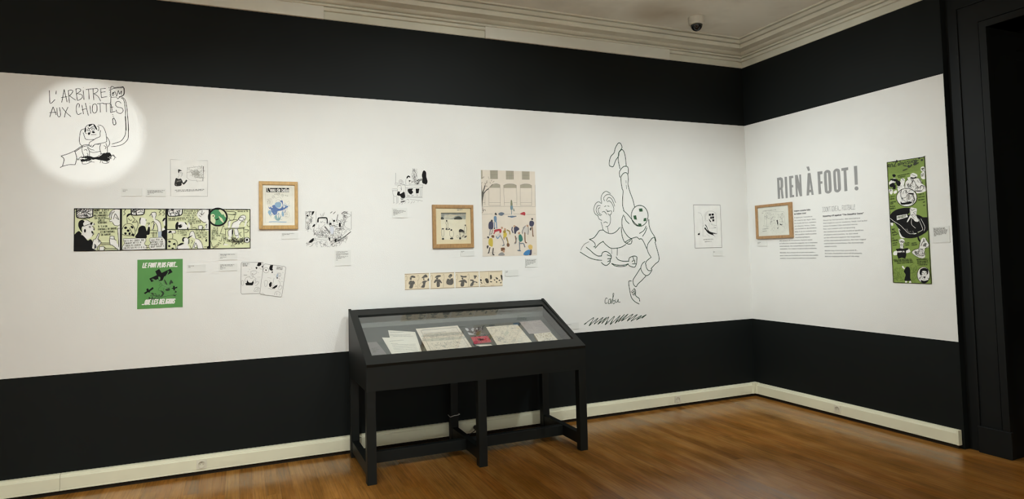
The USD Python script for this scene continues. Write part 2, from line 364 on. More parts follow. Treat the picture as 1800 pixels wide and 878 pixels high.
inner = sbox(SX0+.060, .107, SX1-.054, LIDL-.100)
lid = sc.part('lid_frame', slope(sbox(SX0+.002, -.012, SX1-.002, LIDL-.002).difference(inner), .022, -.020), CASE_DARK)
GLASS = usdkit.material(stage, '/World/Looks/lid_glass', {
    't': ('transparent_bsdf', {'color': (.96, .97, .965)}), 'g': ('glossy_bsdf', {'color': (1, 1, 1), 'roughness': 0.0}), 'f': ('fresnel', {'IOR': 1.5}),
    'ge': ('geometry', {}), 'iv': ('math', {'math_type': 'subtract', 'value1': 1.6}), 's2': ('math', {'math_type': 'multiply', 'value2': 1.6}),
    'k': ('math', {'math_type': 'multiply', 'use_clamp': True}), 'm': ('mix_closure', {})},
    # the sheet mirrors on its outer face (both reflections together); its far face only lets light through
    [('ge.backfacing', 's2.value1'), ('s2.value', 'iv.value2'), ('f.fac', 'k.value1'), ('iv.value', 'k.value2'), ('k.value', 'm.fac'), ('t.BSDF', 'm.closure1'), ('g.BSDF', 'm.closure2')], surface='m.closure')
g = slope(inner.buffer(.006, join_style=2), .004, -.012)
sc.part('glass_pane', g, GLASS, parent=lid)
DROP = .140                                   # display board below the lid, measured straight down
tray = sbox(SX0+TH, .022, SX1-TH, LIDL-.028)
sc.part('display_board', slope(tray, .008, -DROP*math.cos(math.atan(SL))-.008), CASE_IN)

# plug, cable and tie under the showcase
BLACK_PL = M('black_plastic', (.006, .006, .006), .4, linear=True)
pp = at(836, 752, 1, -.05)
pl = Thing('power_plug', pp, 'black plug in the skirting socket under the showcase', 'plug')
cyl = trimesh.creation.cylinder(.0205, .034, sections=24); cyl.apply_transform(trimesh.geometry.align_vectors([0, 0, 1], [0, -1, 0])); cyl.apply_translation((pp[0], -.063, pp[2]))
pl.part('plug_body', cyl, BLACK_PL, smooth=40)
def tube(pts, r, n=8, dense=10):
    p = np.array(pts, float); t = np.linspace(0, 1, len(p)); tt = np.linspace(0, 1, dense*len(p))
    from scipy.interpolate import CubicSpline
    q = CubicSpline(t, p)(tt)
    import sys
    d = np.gradient(q, axis=0); d /= np.linalg.norm(d, axis=1, keepdims=True)
    a = np.cross(d, [0.31, .2, .93]); a /= np.linalg.norm(a, axis=1, keepdims=True); b = np.cross(d, a)
    an = np.arange(n)*2*np.pi/n
    v = (q[:, None] + r*(np.cos(an)[None, :, None]*a[:, None] + np.sin(an)[None, :, None]*b[:, None])).reshape(-1, 3)
    f = []
    for i in range(len(q)-1):
        for k in range(n):
            j = (k+1) % n
            f += [(i*n+k, i*n+j, (i+1)*n+j), (i*n+k, (i+1)*n+j, (i+1)*n+k)]
    e = (len(q)-1)*n
    for k in range(1, n-1): f += [(0, k+1, k), (e, e+k, e+k+1)]
    return np.array(v), np.array(f)
pl.part('cable', tube([(pp[0], -.079, pp[2]), (pp[0]-.008, -.084, pp[2]-.008), (pp[0]-.04, -.072, pp[2]-.035), (pp[0]-.10, -.058, .018), (pp[0]-.22, -.055, .006)], .0035), BLACK_PL, smooth=True)
tz = at(802, 731, 1, -.157)[2]
q = .0372
tie = [(XM-q, -.085, tz-.004), (XM-q, -.158, tz-.006), (XM-.01, -.1585, tz), (XM+q, -.158, tz+.004), (XM+q+.004, -.088, tz+.002)]
solo('cable_tie', tube(tie, .0026), M('white_cord', (.7, .68, .62), .6, linear=True), 'thin white tie round the middle rear leg of the showcase', 'cable tie', smooth=True)

# ------------------------------------------------------------------ flat art on the walls: planes, pens, lettering
class Plane:
    def __init__(s, O, U, V): s.O, s.U, s.V = (np.array(k, float) for k in (O, U, V)); s.N = np.cross(s.U, s.V)
    def px(s, x, y, off=0.0):                 # measured in the photograph -> metres on the surface
        d = (x-900)/F*RT + (V0-y)/F*UP + FW
        o = s.O + s.N*off
        p = CAM + ((o-CAM) @ s.N)/(d @ s.N)*d - o
        return np.array([p @ s.U, p @ s.V])
    def to3(s, uv, n): return s.O + np.outer(uv[:, 0], s.U) + np.outer(uv[:, 1], s.V) + np.outer(n, s.N)
    def solid(s, poly, n0, h):
        m = ext(poly, h)
        if m is None: return None
        v = np.array(m.vertices); m.vertices = s.to3(v[:, :2], v[:, 2]+n0); return m
BACK = Plane((0, 0, 0), (1, 0, 0), (0, 0, 1))
RIGHT = Plane((0, 0, 0), (0, -1, 0), (0, 0, 1))

INK = M('black_ink', (.010, .010, .010), .7, .12, .1, 30, linear=True)
INK_SOFT = M('soft_black_ink', (.030, .029, .027), .7, .12, .1, 30, linear=True)
INK_GREY = M('grey_ink', (.20, .195, .18), .7, .3, .1, 30, linear=True)
INK_PALE = M('pale_grey_ink', (.40, .39, .36), .7, .3, .1, 30, linear=True)
INK_GREEN = M('dark_green_vinyl', (.020, .046, .028), .6, .15, .1, 30, linear=True)
PAPER = M('white_card', (.74, .73, .70), .7, .3, .02, 8, linear=True)
CARD = M('caption_card', (.70, .70, .665), .6, .3, .02, 8, linear=True)
WHITE_INK = M('white_print', (.80, .79, .75), .65, .3, .02, 8, linear=True)
CREAM = M('cream_paper', (.72, .62, .40), .7, .3, .05, 6, linear=True)
OAK = None

def crom(p, closed=False, k=6):               # Catmull-Rom through the points
    p = np.asarray(p, float)
    if len(p) < 3: return p
    q = np.vstack([p[-1], p, p[0], p[1]]) if closed else np.vstack([2*p[0]-p[1], p, 2*p[-1]-p[-2]])
    out = []
    for i in range(1, len(q)-2):
        t = np.linspace(0, 1, k, endpoint=False)[:, None]
        a, b, c, d = q[i-1], q[i], q[i+1], q[i+2]
        out.append(.5*((2*b) + (c-a)*t + (2*a-5*b+4*c-d)*t**2 + (3*b-a-3*c+d)*t**3))
    return np.vstack(out + [q[-2][None]])

GLYPH = {k: [[tuple(map(float, p.split(','))) for p in s.split()] for s in v.split(';')] for k, v in {
    'A': '0,0 .3,1 .6,0;.1,.35 .5,.35', 'B': '0,0 0,1 .4,1 .5,.78 .4,.55 0,.52;.4,.52 .58,.28 .4,0 0,0', 'C': '.55,.85 .3,1 .05,.7 .05,.3 .3,0 .55,.15', 'D': '0,0 0,1 .35,.95 .55,.5 .35,.05 0,0',
    'E': '.5,1 0,1 0,0 .5,0;0,.5 .4,.5', 'F': '.5,1 0,1 0,0;0,.5 .4,.5', 'G': '.55,.85 .3,1 .05,.7 .05,.3 .3,0 .55,.2 .55,.45 .35,.45', 'H': '0,0 0,1;.5,0 .5,1;0,.5 .5,.5', 'I': '.1,0 .1,1', 'J': '.4,1 .4,.2 .2,0 0,.2',
    'L': '0,1 0,0 .45,0', 'M': '0,0 .05,1 .3,.4 .55,1 .6,0', 'N': '0,0 0,1 .5,0 .5,1', 'O': '.3,1 .05,.75 .05,.25 .3,0 .55,.25 .55,.75 .3,1', 'P': '0,0 0,1 .45,.95 .5,.7 .4,.5 0,.48', 'Q': '.3,1 .05,.75 .05,.25 .3,0 .55,.25 .55,.75 .3,1;.35,.25 .6,-.05',
    'R': '0,0 0,1 .45,.95 .5,.72 .4,.52 0,.5;.25,.5 .55,0', 'S': '.5,.88 .3,1 .08,.85 .1,.6 .45,.42 .5,.15 .28,0 .02,.12', 'T': '0,1 .6,1;.3,1 .3,0', 'U': '0,1 .02,.2 .25,0 .5,.2 .5,1', 'V': '0,1 .28,0 .55,1', 'X': '0,0 .55,1;0,1 .55,0', 'Y': '0,1 .28,.5 .55,1;.28,.5 .28,0',
    'Z': '0,1 .5,1 0,0 .5,0', '.': '.1,0 .12,.04', "'": '.1,1 .08,.8', '!': '.1,1 .1,.3;.1,0 .11,.03', ',': '.1,.05 .05,-.15'}.items()}

def raster_text(text, h, bold=0, px=56):      # printed lettering from the renderer's own sans font, as polygons; cap height h
    from PIL import Image, ImageDraw, ImageFont
    font = ImageFont.truetype(glob.glob('/opt/blender-*/*/datafiles/fonts/Inter.woff2')[0], px)
    x0, y0, x1, y1 = font.getbbox(text, anchor='ls', stroke_width=bold)
    im = Image.new('L', (int(x1-x0)+8, int(y1-y0)+8))
    ImageDraw.Draw(im).text((4-x0, 4-y0), text, 255, font, anchor='ls', stroke_width=bold)
    on = np.pad(np.asarray(im) > 127, ((0, 0), (1, 1))).astype(np.int8)
    r, st = np.nonzero(np.diff(on, axis=1) == 1); en = np.nonzero(np.diff(on, axis=1) == -1)[1]
    from shapely import box as vbox, union_all
    g = union_all(vbox(st, -r-1, en, -r)).buffer(.45).buffer(-.45).simplify(.6)
    s = h/(px*.727)
    return affinity.affine_transform(g, [s, 0, 0, s, -4*s, (4-y0)*s])

class Art(Thing):
    def __init__(s, name, plane, quad, label, cat, group=None, thick=0.0, off0=0.0, pen=.52):
        s.pl, s.off0, s.pen = plane, off0, pen   # pen: how fine the pen of this drawing is
        p = np.array([plane.px(x, y, off0) for x, y in quad])
        s.quad = p
        s.u0, s.u1 = (p[0, 0]+p[3, 0])/2, (p[1, 0]+p[2, 0])/2
        s.v1, s.v0 = (p[0, 1]+p[1, 1])/2, (p[2, 1]+p[3, 1])/2
        c = plane.to3(np.array([[(s.u0+s.u1)/2, (s.v0+s.v1)/2]]), np.array([off0]))[0]
        Thing.__init__(s, name, c, label, cat, group)
        s.rect = sbox(s.u0, s.v0, s.u1, s.v1)
        s.surf = off0 + thick                 # level the ink goes on
        s.zm = (0, 0, 1.0); s.layers = 0; s.seed = random.Random(label)
    def z(s, x0, y0, k): s.zm = (x0, y0, k); return s
    def pt(s, x, y): return s.pl.px(s.zm[0]+x/s.zm[2], s.zm[1]+y/s.zm[2], s.surf)
    def rd(s, txt):
        out = []
        for st in txt.split(';'):
            q = [tuple(map(float, p.split(','))) for p in st.split()]
            if q: out.append(np.array([s.pt(*k) for k in q]))
        return out
    def S(s, txt, w=.004, smooth=True):       # pen strokes
        g = []
        for q in s.rd(txt):
            if smooth and len(q) > 2: q = crom(q)
            g.append((LineString(q) if len(q) > 1 else Point(q[0])).buffer(w*s.pen/2, 3))
        return unary_union(g)
    def P(s, txt, smooth=True):               # filled areas
        return unary_union([Polygon(crom(q, True) if smooth else q).buffer(0) for q in s.rd(txt) if len(q) > 2])
    def E(s, cx, cy, rx, ry=None, w=None):    # an ellipse in photo measure: filled, or a ring of pen width w
        a = np.linspace(0, 2*np.pi, 28, endpoint=False); ry = ry or rx
        g = Polygon([s.pt(cx+rx*math.cos(t), cy+ry*math.sin(t)) for t in a])
        return g if w is None else g.exterior.buffer(w*s.pen/2, 3)
    def scr(s, txt, w=.0022, dens=1.0):       # lines of small illegible lettering: "x0,y0 x1,y1 h"
        g = []
        for ln in txt.split(';'):
            k = ln.split()
            if not k: continue
            a, b = (s.pt(*map(float, q.split(','))) for q in k[:2]); h = float(k[2])/s.zm[2]/185
            d = b-a; L = np.linalg.norm(d); d /= L; nrm = np.array([-d[1], d[0]]); x = 0
            while x < L-h*.3:
                word = s.seed.randint(2, 7)
                for _ in range(word):
                    if x > L-h*.3: break
                    t = s.seed.choice([[(0, 0), (.05, 1)], [(0, 0), (0, 1), (.45, .9), (.4, .5), (0, .45)], [(.5, .9), (.1, .8), (.1, .2), (.5, .05)], [(0, 0), (.2, 1), (.45, 0)], [(0, 1), (.05, .1), (.4, .1), (.45, 1)], [(0, 0), (.05, .9), (.4, 0), (.45, 1)], [(.3, 1), (0, .5), (.3, 0), (.5, .5), (.3, 1)]])
                    q = [a + d*(x+p[0]*h*.8) + nrm*p[1]*h for p in t]
                    g.append(LineString(q).buffer(w*max(s.pen, .6)/2, 1)); x += h*.62/dens
                x += h*.45
        return unary_union(g)
    def hand(s, text, x0, y0, x1, y1, h, w, slant=0.0):   # hand-lettered capitals fitted between two photo points (baseline)
        a, b = s.pt(x0, y0), s.pt(x1, y1); hh = h/s.zm[2]/185
        d = b-a; L = np.linalg.norm(d); d /= L; nrm = np.array([-d[1], d[0]])
        adv = [(.52 if c == ' ' else .32 if c in ".'!I," else .78) for c in text]; k = L/sum(adv); x = 0; g = []
        for c, ad in zip(text, adv):
            for st in GLYPH.get(c, []):
                q = [a + d*(x+p[0]*k+slant*p[1]*hh) + nrm*p[1]*hh for p in st]
                g.append(LineString(q).buffer(w*s.pen/2, 2))
            x += ad*k
        return unary_union(g)
    def hatch(s, txt, n, lo, hi, w=.002, ang=(0, 180)):   # n short pen marks inside an outline
        poly = s.P(txt); a, b, c, d = poly.bounds; g = []
        for _ in range(n*6):
            if len(g) >= n: break
            p = np.array([s.seed.uniform(a, c), s.seed.uniform(b, d)])
            if not poly.contains(Point(p)): continue
            t = math.radians(s.seed.uniform(*ang)); l = s.seed.uniform(lo, hi)
            e = np.array([math.cos(t), math.sin(t)])*l; m = np.array([-e[1], e[0]])*s.seed.uniform(-.28, .28)
            g.append(LineString(crom([p-e/2, p+m, p+e/2], k=3)).buffer(w*s.pen/2, 1))
        return unary_union(g)
    def ink(s, name, geoms, m, lv=0, clip=True, label=None):
        g = unary_union(geoms if isinstance(geoms, (list, tuple)) else [geoms])
        if clip is True: g = g.intersection(s.rect)
        elif clip is not False: g = g.intersection(clip)
        g = g.simplify(.0003); s.layers += 1   # every print layer lies a hair above the one before
        big, small = [], []                    # what can be told apart in the photo is a part; the specks stay together
        for q in getattr(g, 'geoms', [g]):
            if q.geom_type != 'Polygon' or q.area < 1e-9: continue
            a_, b_, c_, d_ = q.bounds
            (big if max(c_-a_, d_-b_) > .055 else small).append(q)
        if len(big) > 60: small += big[60:]; big = big[:60]
        for q in big + ([MultiPolygon(small)] if small else []):
            mesh = s.pl.solid(q, s.surf + lv*.0006, .0004 + 4e-5*s.layers)
            if mesh is not None: s.part(name, mesh, m, label=label, kind='stuff' if q.geom_type == 'MultiPolygon' and len(q.geoms) > 1 else None)
    def board(s, m, name='panel', poly=None):
        s.part(name, s.pl.solid(poly or s.rect, s.off0, s.surf-s.off0), m)

# ---- cartoon of the referee, drawn straight on the wall in the round pool of light
a = Art('wall_drawing', BACK, [(80, 140), (232, 140), (232, 300), (80, 300)], 'black line cartoon of a seated referee with a flag, lit by the round spotlight', 'wall drawing', pen=.74)
a.z(80, 140, 9.753)
W = .0052
a.ink('lettering', [a.S("65,190 70,300 75,395 100,405 160,345;185,195 178,250;278,390 300,280 320,170;320,170 345,280 370,385;272,310 370,295;390,190 400,300 410,400;390,190 440,180 470,200 440,250 405,285;410,275 460,315 515,350;522,160 532,255 545,350;522,160 580,155 605,190 540,240;540,240 620,260 630,310 580,350 545,355;645,185 660,345;650,138;695,172 820,155;738,165 748,335;815,165 828,350;815,160 880,152 900,185 870,225 820,245;835,245 900,290 945,370;945,160 960,310;945,158 1030,150;950,220 1025,208;960,310 1055,292", W),
    a.S("75,640 100,550 130,470;130,470 155,530 180,605;70,568 180,560;195,490 200,590 225,640 255,620 255,560 240,480;285,480 360,570 435,635;385,475 345,560 325,645;575,480 580,430 555,410 530,460 530,550 560,600 615,575;625,440 650,590;625,520 690,500;685,405 710,520 735,615;762,450 775,580;760,408;850,415 810,440 805,540 840,575 880,540 880,450 850,415;890,415 990,405;935,415 940,560;990,415 1110,410;1040,415 1045,555;1110,400 1115,565;1115,565 1200,545;1115,475 1160,470;1295,405 1260,375 1215,385 1200,430 1230,470 1310,490 1330,540 1290,580 1230,565 1210,520", W)], INK_SOFT, clip=False)
chain = [a.S('%d,%d' % (x, y), .0075) for x, y in ((1090, 140), (1098, 165), (1096, 190), (1102, 225), (1105, 255), (1104, 285), (1118, 390), (1125, 420), (1128, 450), (1132, 475), (1140, 515), (1146, 555), (1152, 600), (1160, 630))]
a.ink('cistern', chain + [a.S("1120,300 1118,400;1120,420 1135,480 1142,540;1160,665 1150,690 1160,760 1185,775 1205,755 1195,700 1175,665 1160,665;1115,140 1140,115 1180,140;1180,140 1330,120;1120,140 1115,260 1130,305;1130,305 1220,300;1130,170 1180,150 1320,140;1140,240 1165,220 1170,270 1140,265 1190,210 1215,280;1225,280 1250,190 1270,250 1300,195 1300,260;1225,310 1240,330 1265,310", W), a.S("1325,125 1347,160 1340,260 1265,300", W*1.7),
    a.S("1290,310 1340,350 1365,480 1375,650 1385,870;1310,300 1365,350 1395,480 1410,650 1425,870", W), a.z(95, 205, 8.78).S("1097,0 1105,100 1105,250 1080,320 1030,380 950,410 895,425;1138,0 1145,150 1145,320 1120,375 1065,425 980,455 885,465;915,25 905,60 915,120 935,130 955,110 945,60 925,25 915,25", W)], INK_SOFT, clip=False)
a.ink('referee_lines', [a.S("480,235 480,180 510,140 555,122 610,120 640,150 660,195;470,190 420,210 400,270 390,370 405,430 435,450;450,250 470,310 490,350 560,360 610,355;680,132 730,140 770,180 800,260 815,370;815,370 800,395 700,420 630,430;815,315 850,370 858,420 835,470;718,215 710,260 708,310 650,335 600,370 550,400 540,440;540,440 560,465 575,440;570,465 595,470 605,445;600,465 620,440 635,430;520,470 560,505 620,520;545,540 600,555 680,545 720,535;635,430 700,428;435,455 430,510 440,560 465,620;515,480 545,540 545,610;720,425 705,480 715,540 740,590;800,415 820,470 825,555;570,280 650,280;560,245 555,215;475,240 490,258 510,265;520,165 550,190 580,165 615,150;665,150 690,160 690,210 675,215;465,520 500,510 510,535;770,450 800,470 790,500", W*.9),
    a.E(527, 207, 17, 17, W*.8), a.E(603, 197, 20, 20, W*.8), a.S("435,705 445,735 520,725 580,690;740,695 760,720 830,720 850,690;885,600 880,630 850,640;470,690 540,675", W*.8)], INK_SOFT, clip=False)
a.ink('flag', a.S("540,435 450,445 320,530;540,450 440,470 325,545;320,530 220,575 110,610;110,610 155,660 130,770;95,790 130,770 230,745 325,745;325,745 350,640 320,535", W), INK_SOFT, clip=False)
a.ink('black_print', [a.P("540,125 590,122 555,150 535,155;470,235 475,190 490,165 494,230;605,118 650,160 665,205 640,190;525,250 560,250 545,285 525,275;580,235 615,228 632,250 600,255"),
    a.P("415,632 450,622 470,628 482,608 500,618 548,610 575,618 600,628 640,632 665,618 690,625 705,610 735,600 760,566 790,570 812,556 862,558 885,590 878,612 850,618 862,628 855,636 820,628 866,650 858,676 830,682 800,690 740,680 700,672 640,660 600,668 572,655 540,672 500,660 520,650 468,640 420,642", False),
    a.P("410,668 440,655 470,662 500,655 530,672 560,655 590,668 540,684 500,690 452,696 428,702 412,690", False), a.hatch("420,610 860,560 880,690 420,700", 26, .02, .045, .004)], INK, clip=False)

# ---- the big footballer
a = Art('wall_drawing', BACK, [(1018, 250), (1165, 250), (1165, 540), (1018, 540)], 'tall green line drawing of a footballer kicking a ball over his head', 'wall drawing', pen=.82)
G = .0085
a.z(1010, 245, 6.275)
g7 = a.S("415,305 385,290 385,240 400,190 435,150 450,95 480,45 505,45 520,75 520,100 490,140;490,140 485,185 455,230 430,295 415,305;485,150 520,115 545,140 560,200 570,295;485,155 482,230 500,325;500,420 495,360 530,310 565,298 590,315 592,380;510,420 530,385 560,368 585,385 592,440 590,500 610,580 640,660 662,745;510,420 515,490 525,545 535,575 530,650 530,730 545,790", G)
h7 = a.S("300,705 292,650 310,600 350,575 395,600;330,680 320,650 350,615 390,612 430,650 452,700;350,680 370,645 400,650 425,690 442,740;360,690 385,680 415,715 432,760 430,800;295,710 265,690 230,715 212,770 225,820 260,848;285,735 255,735 238,780 255,825 290,845;280,755 262,770 270,815 300,835;305,805 325,797 345,815 355,830;345,775 370,795 400,790 410,800 400,830 380,835 368,820;360,800 385,795;330,745 345,735;365,735 380,742", G*.75)
m7 = a.S("565,455 570,485;570,505 575,550", G*.6)
a.z(1010, 370, 7.319)
f8 = a.S("455,65 462,110 455,170 430,205 400,212;300,70 315,110 350,130;340,150 355,200 365,250;375,160 400,150 425,165;425,215 435,285", G*.75)
s8 = a.S("365,250 400,280 450,300 500,295 545,265 580,222;365,255 320,262 285,310 245,355 190,375;190,375 230,395 262,430 262,470 245,468;265,488 320,430 370,400;365,400 400,440 460,485 520,490 600,475 660,440;600,215 605,290 620,360 645,410 690,435;690,435 725,430 738,395 735,372;650,410 690,385 735,365;665,425 700,405 720,385;72,538 130,575 200,615 280,638 350,645;150,475 200,515 250,560 300,588 340,588;345,590 360,545 400,530 435,545 470,580 470,620 455,640 460,660 440,690 410,710 375,700 345,672;420,575 465,590;425,625 465,620;425,660 460,650;550,490 548,580;535,600 560,635 620,655 700,655;478,685 520,700 580,708 640,705 690,690;480,690 520,715 580,725 650,718 690,692;695,655 705,615 740,595 770,590 800,600 800,640 795,690 775,730 740,728 705,715 685,690;750,600 760,640 740,660;770,640 775,680;745,690 790,690", G)
t8 = a.S("185,405 130,435 95,480 80,515;475,495 478,560", G*.6)
l8 = a.S("630,60 612,110 608,170 620,230 650,290 690,340 725,365;630,5 680,50 730,110 780,170 830,205;640,75 660,130 700,172;725,365 760,355 800,345 830,370 860,368 890,410 925,490;955,120 960,200 985,270 1030,340 1045,390 1035,415;920,205 890,260 835,298;930,225 910,280 875,335;990,365 1025,350 1040,400;990,370 945,430 930,490;1035,415 1060,500 1085,600 1080,655 1040,690 985,750;930,490 950,550 985,605;985,605 930,650 910,690;905,660 870,690 852,750 880,810 920,840 960,825 995,770 985,755;915,690 925,740 950,775 985,775", G)
bl = [a.E(837, 71, 108, 135, G)]
bp = [a.P(q, False) for q in ("825,-20 870,-25 875,15 835,18", "755,70 790,65 800,120 765,115", "890,105 925,98 918,140 885,140", "815,170 855,172 860,205 825,205")]
a.z(1010, 470, 7.981)
k9 = a.S("920,20 870,100 825,170 820,210 835,255 865,275 885,240 940,190 1000,125;795,195 765,195 760,240 775,330 795,420 840,480 905,518;835,300 855,330 858,400 905,440 915,480", G)
k9b = a.S("795,350 830,310;810,370 845,320;820,390 850,350;830,400 855,370;800,360 845,340;812,385 850,365", G*.7)
a.ink('raised_leg', [g7, m7], INK_GREEN, clip=False); a.ink('head', [h7, f8], INK_GREEN, clip=False); a.ink('torso_and_arms', [s8, t8], INK_GREEN, clip=False)
a.ink('shorts_and_leg', [l8, k9, k9b], INK_GREEN, clip=False)
a.ink('ball_outline', bl, INK_GREEN, 1, clip=False)
for q_ in bp: a.ink('ball_patch', q_, M('green_vinyl', (.022, .085, .034), .5, linear=True), 2, clip=False)
a = Art('signature', BACK, [(1062, 515), (1092, 515), (1092, 536), (1062, 536)], 'handwritten green signature below the footballer drawing', 'signature', pen=.9)
a.z(1010, 470, 7.981)
a.ink('handwriting', a.S("460,440 440,435 425,480 435,512 460,500;505,445 480,460 475,510 500,505 508,450 512,515;512,515 535,440 548,400 550,370 540,372 537,430 536,490 544,516 560,508 566,485 558,466 542,476;575,450 578,495 600,485 612,450 612,490 640,490", .0055), INK_GREEN, clip=False)
a = Art('grass_scribble', BACK, [(1025, 552), (1137, 552), (1137, 575), (1025, 575)], 'zigzag green scribble of grass under the footballer drawing', 'wall drawing', pen=.85)
a.z(1010, 470, 7.981)
a.ink('zigzag', [a.S("135,805 160,785 180,770;180,770 235,730 270,710 240,770 205,825;205,825 270,765 330,715 300,760 275,800 340,750 400,705 365,755 330,800 395,750 450,705 410,750 380,795 430,745 480,700 455,755 430,810 500,745 560,690 530,750 500,805 575,740 640,680 605,735 570,785 640,720 700,665 655,715 610,770 685,710 750,660 705,710 660,755 745,705 820,660 780,710 740,755 815,705 880,665 835,715 790,760 870,715 940,680 905,712 870,740 945,700 1005,668 975,692 945,715", .0062), a.S("205,822 235,775;330,800 360,762;430,808 458,760;500,803 528,755;570,785 600,742;660,755 690,722;740,755 772,715;870,740 900,715;945,715 1000,672;138,803 160,787", .011)], INK_GREEN, clip=False)

# ---- frames of oak with a mount and a print
def oak(name, tint):
    t = np.array(tint)
    return usdkit.material(stage, '/World/Looks/' + name, {'tc': ('texture_coordinate', {}), 'mp': ('mapping', {'scale': (25, 25, 9)}), 'n': ('noise_texture', {'scale': 3.0, 'detail': 5.0, 'distortion': .5}),
        'r': ('rgb_ramp', {'ramp': [(.3, tuple(t*.78)), (.7, tuple(t*1.15))]}), 'p': ('principled_bsdf', {'roughness': .45})},
        [('tc.object', 'mp.vector'), ('mp.vector', 'n.vector'), ('n.fac', 'r.fac'), ('r.color', 'p.base_color')], surface='p.BSDF')
OAKA, OAKB, OAKC = oak('honey_oak', (.50, .30, .095)), oak('brown_oak', (.38, .215, .08)), oak('tan_oak', (.37, .21, .09))
PANE = usdkit.material(stage, '/World/Looks/picture_glass', {'t': ('transparent_bsdf', {'color': (.98, .98, .98)}), 'g': ('glossy_bsdf', {'color': (1, 1, 1), 'roughness': .02}), 'f': ('fresnel', {'IOR': 1.45}), 'ge': ('geometry', {}),
    'iv': ('math', {'math_type': 'subtract', 'value1': 1.0}), 'k': ('math', {'math_type': 'multiply', 'use_clamp': True}), 'm': ('mix_closure', {})},
    [('ge.backfacing', 'iv.value2'), ('f.fac', 'k.value1'), ('iv.value', 'k.value2'), ('k.value', 'm.fac'), ('t.BSDF', 'm.closure1'), ('g.BSDF', 'm.closure2')], surface='m.closure')
def framed(plane, outer, inner, m, label, mount, depth=.026):
    a = Art('picture_frame', plane, outer, label, 'framed picture', thick=0.0, off0=depth)
    q = np.array([plane.px(x, y, depth) for x, y in inner])
    i0, i1, j1, j0 = (q[0, 0]+q[3, 0])/2, (q[1, 0]+q[2, 0])/2, (q[0, 1]+q[1, 1])/2, (q[2, 1]+q[3, 1])/2
    cor_o = [(a.u0, a.v0), (a.u1, a.v0), (a.u1, a.v1), (a.u0, a.v1)]; cor_i = [(i0, j0), (i1, j0), (i1, j1), (i0, j1)]
    for k in range(4):
        l = (k+1) % 4
        o1, o2, n1, n2 = map(np.array, (cor_o[k], cor_o[l], cor_i[k], cor_i[l]))
        e = .0006*(o2-o1)/np.linalg.norm(o2-o1)
        c = .003                              # mitred rail with a softened front edge
        out = np.array([o1+e, o2-e, n2-e, n1+e]); ce = out.mean(0)
        inn = np.array([o1*(1-.1)+n1*.1+e, o2*(1-.1)+n2*.1-e, n2*.9+o2*.1-e, n1*.9+o1*.1+e])
        v = np.vstack([plane.to3(out, np.full(4, .001)), plane.to3(out, np.full(4, depth-c)), plane.to3(inn, np.full(4, depth))])
        a.part('frame_rail', trimesh.convex.convex_hull(v), m)
    a.rect = sbox(i0, j0, i1, j1); a.off0, a.surf = .004, .014
    a.board(mount, 'mount', a.rect.buffer(.004, join_style=2))
    a.part('picture_glass', plane.solid(a.rect.buffer(.002, join_style=2), .0205, .0015), PANE)
    return a
def px_list(z, pts): return [(z[0]+x/z[2], z[1]+y/z[2]) for x, y in pts]

z = (450, 310, 7.635)
a = framed(BACK, px_list(z, [(40, 65), (562, 76), (565, 712), (40, 712)]), px_list(z, [(90, 115), (520, 120), (521, 660), (92, 660)]), OAKA, 'honey oak frame holding a magazine cover with a black title bar and blue figures', M('ivory_mount', (.80, .77, .66), .8, linear=True))
a.z(*z)
a.ink('sheet', a.P("125,155 485,157 490,622 125,622", False), M('cover_paper', (.78, .755, .66), .7, linear=True))
a.ink('title_bar', a.P("140,160 443,160 443,215 140,215", False), INK, 1)
t = raster_text("L'eau de balle", .026, 2)
b0, b1 = a.pt(148, 205), a.pt(436, 205)
a.ink('title_lettering', affinity.translate(affinity.scale(t, (b1[0]-b0[0])/(t.bounds[2]-t.bounds[0]), 1, origin=(0, 0)), b0[0], b0[1]), WHITE_INK, 2)
BLUE, PBLUE, TEAL = M('blue_ink', (.035, .11, .33), .7, linear=True), M('pale_blue_ink', (.22, .38, .55), .7, linear=True), M('teal_ink', (.20, .34, .36), .7, linear=True)
a.ink('blue_print', [a.P("215,400 250,385 265,410 290,430 330,435 355,400 345,355 320,335 350,325 360,345 362,410 375,440 340,462 290,470 280,505 250,520 225,500 205,470 200,430 225,425;165,405 185,425 200,405 205,430 180,440;375,430 400,405 420,400 430,415 400,430 380,452"), a.hatch("200,400 420,390 400,480 230,520", 30, .01, .025, .005)], BLUE, 1)
a.ink('pale_blue_print', [a.P("255,365 300,345 335,360 330,410 290,425 260,405;160,480 190,455 205,500 180,520;350,470 375,505 365,545 345,520"), a.S("180,612 260,606 330,612 410,614;175,618 300,618 400,620", .006), a.hatch("370,370 455,370 450,430 380,440", 12, .008, .02, .004)], PBLUE, 1)
a.ink('teal_print', [a.P("250,540 275,520 290,575 300,520 310,560 335,530 325,580 300,600 265,585"), a.hatch("170,450 380,480 350,590 200,560", 22, .01, .02, .004)], TEAL, 1)
a.ink('grey_lines', [a.S("150,310 205,305 210,375 152,378 150,310;385,475 425,472 445,500 440,545 405,560 385,540 380,500 385,475;225,290 240,270 265,300;270,300 310,280 340,300 345,330;350,250 365,260 355,290;420,350 440,335 450,360 430,380", .0022), a.scr("250,248 320,240 9;385,262 430,272 9;160,330 200,328 12;155,350 205,348 12;158,370 200,368 10;390,500 425,500 10;392,520 432,520 10;395,545 425,545 10", .002), a.E(295, 340, 28, 26, .003), a.E(232, 278, 16, 16, .003), a.E(352, 255, 14, 14, .003), a.E(300, 245, 12, 10, .003)], M('drawing_grey', (.28, .27, .22), .7, linear=True), 2)
a.ink('sheet_edge', a.S("125,155 485,157 490,622 125,622 125,155", .0016, False), INK_PALE, 1)

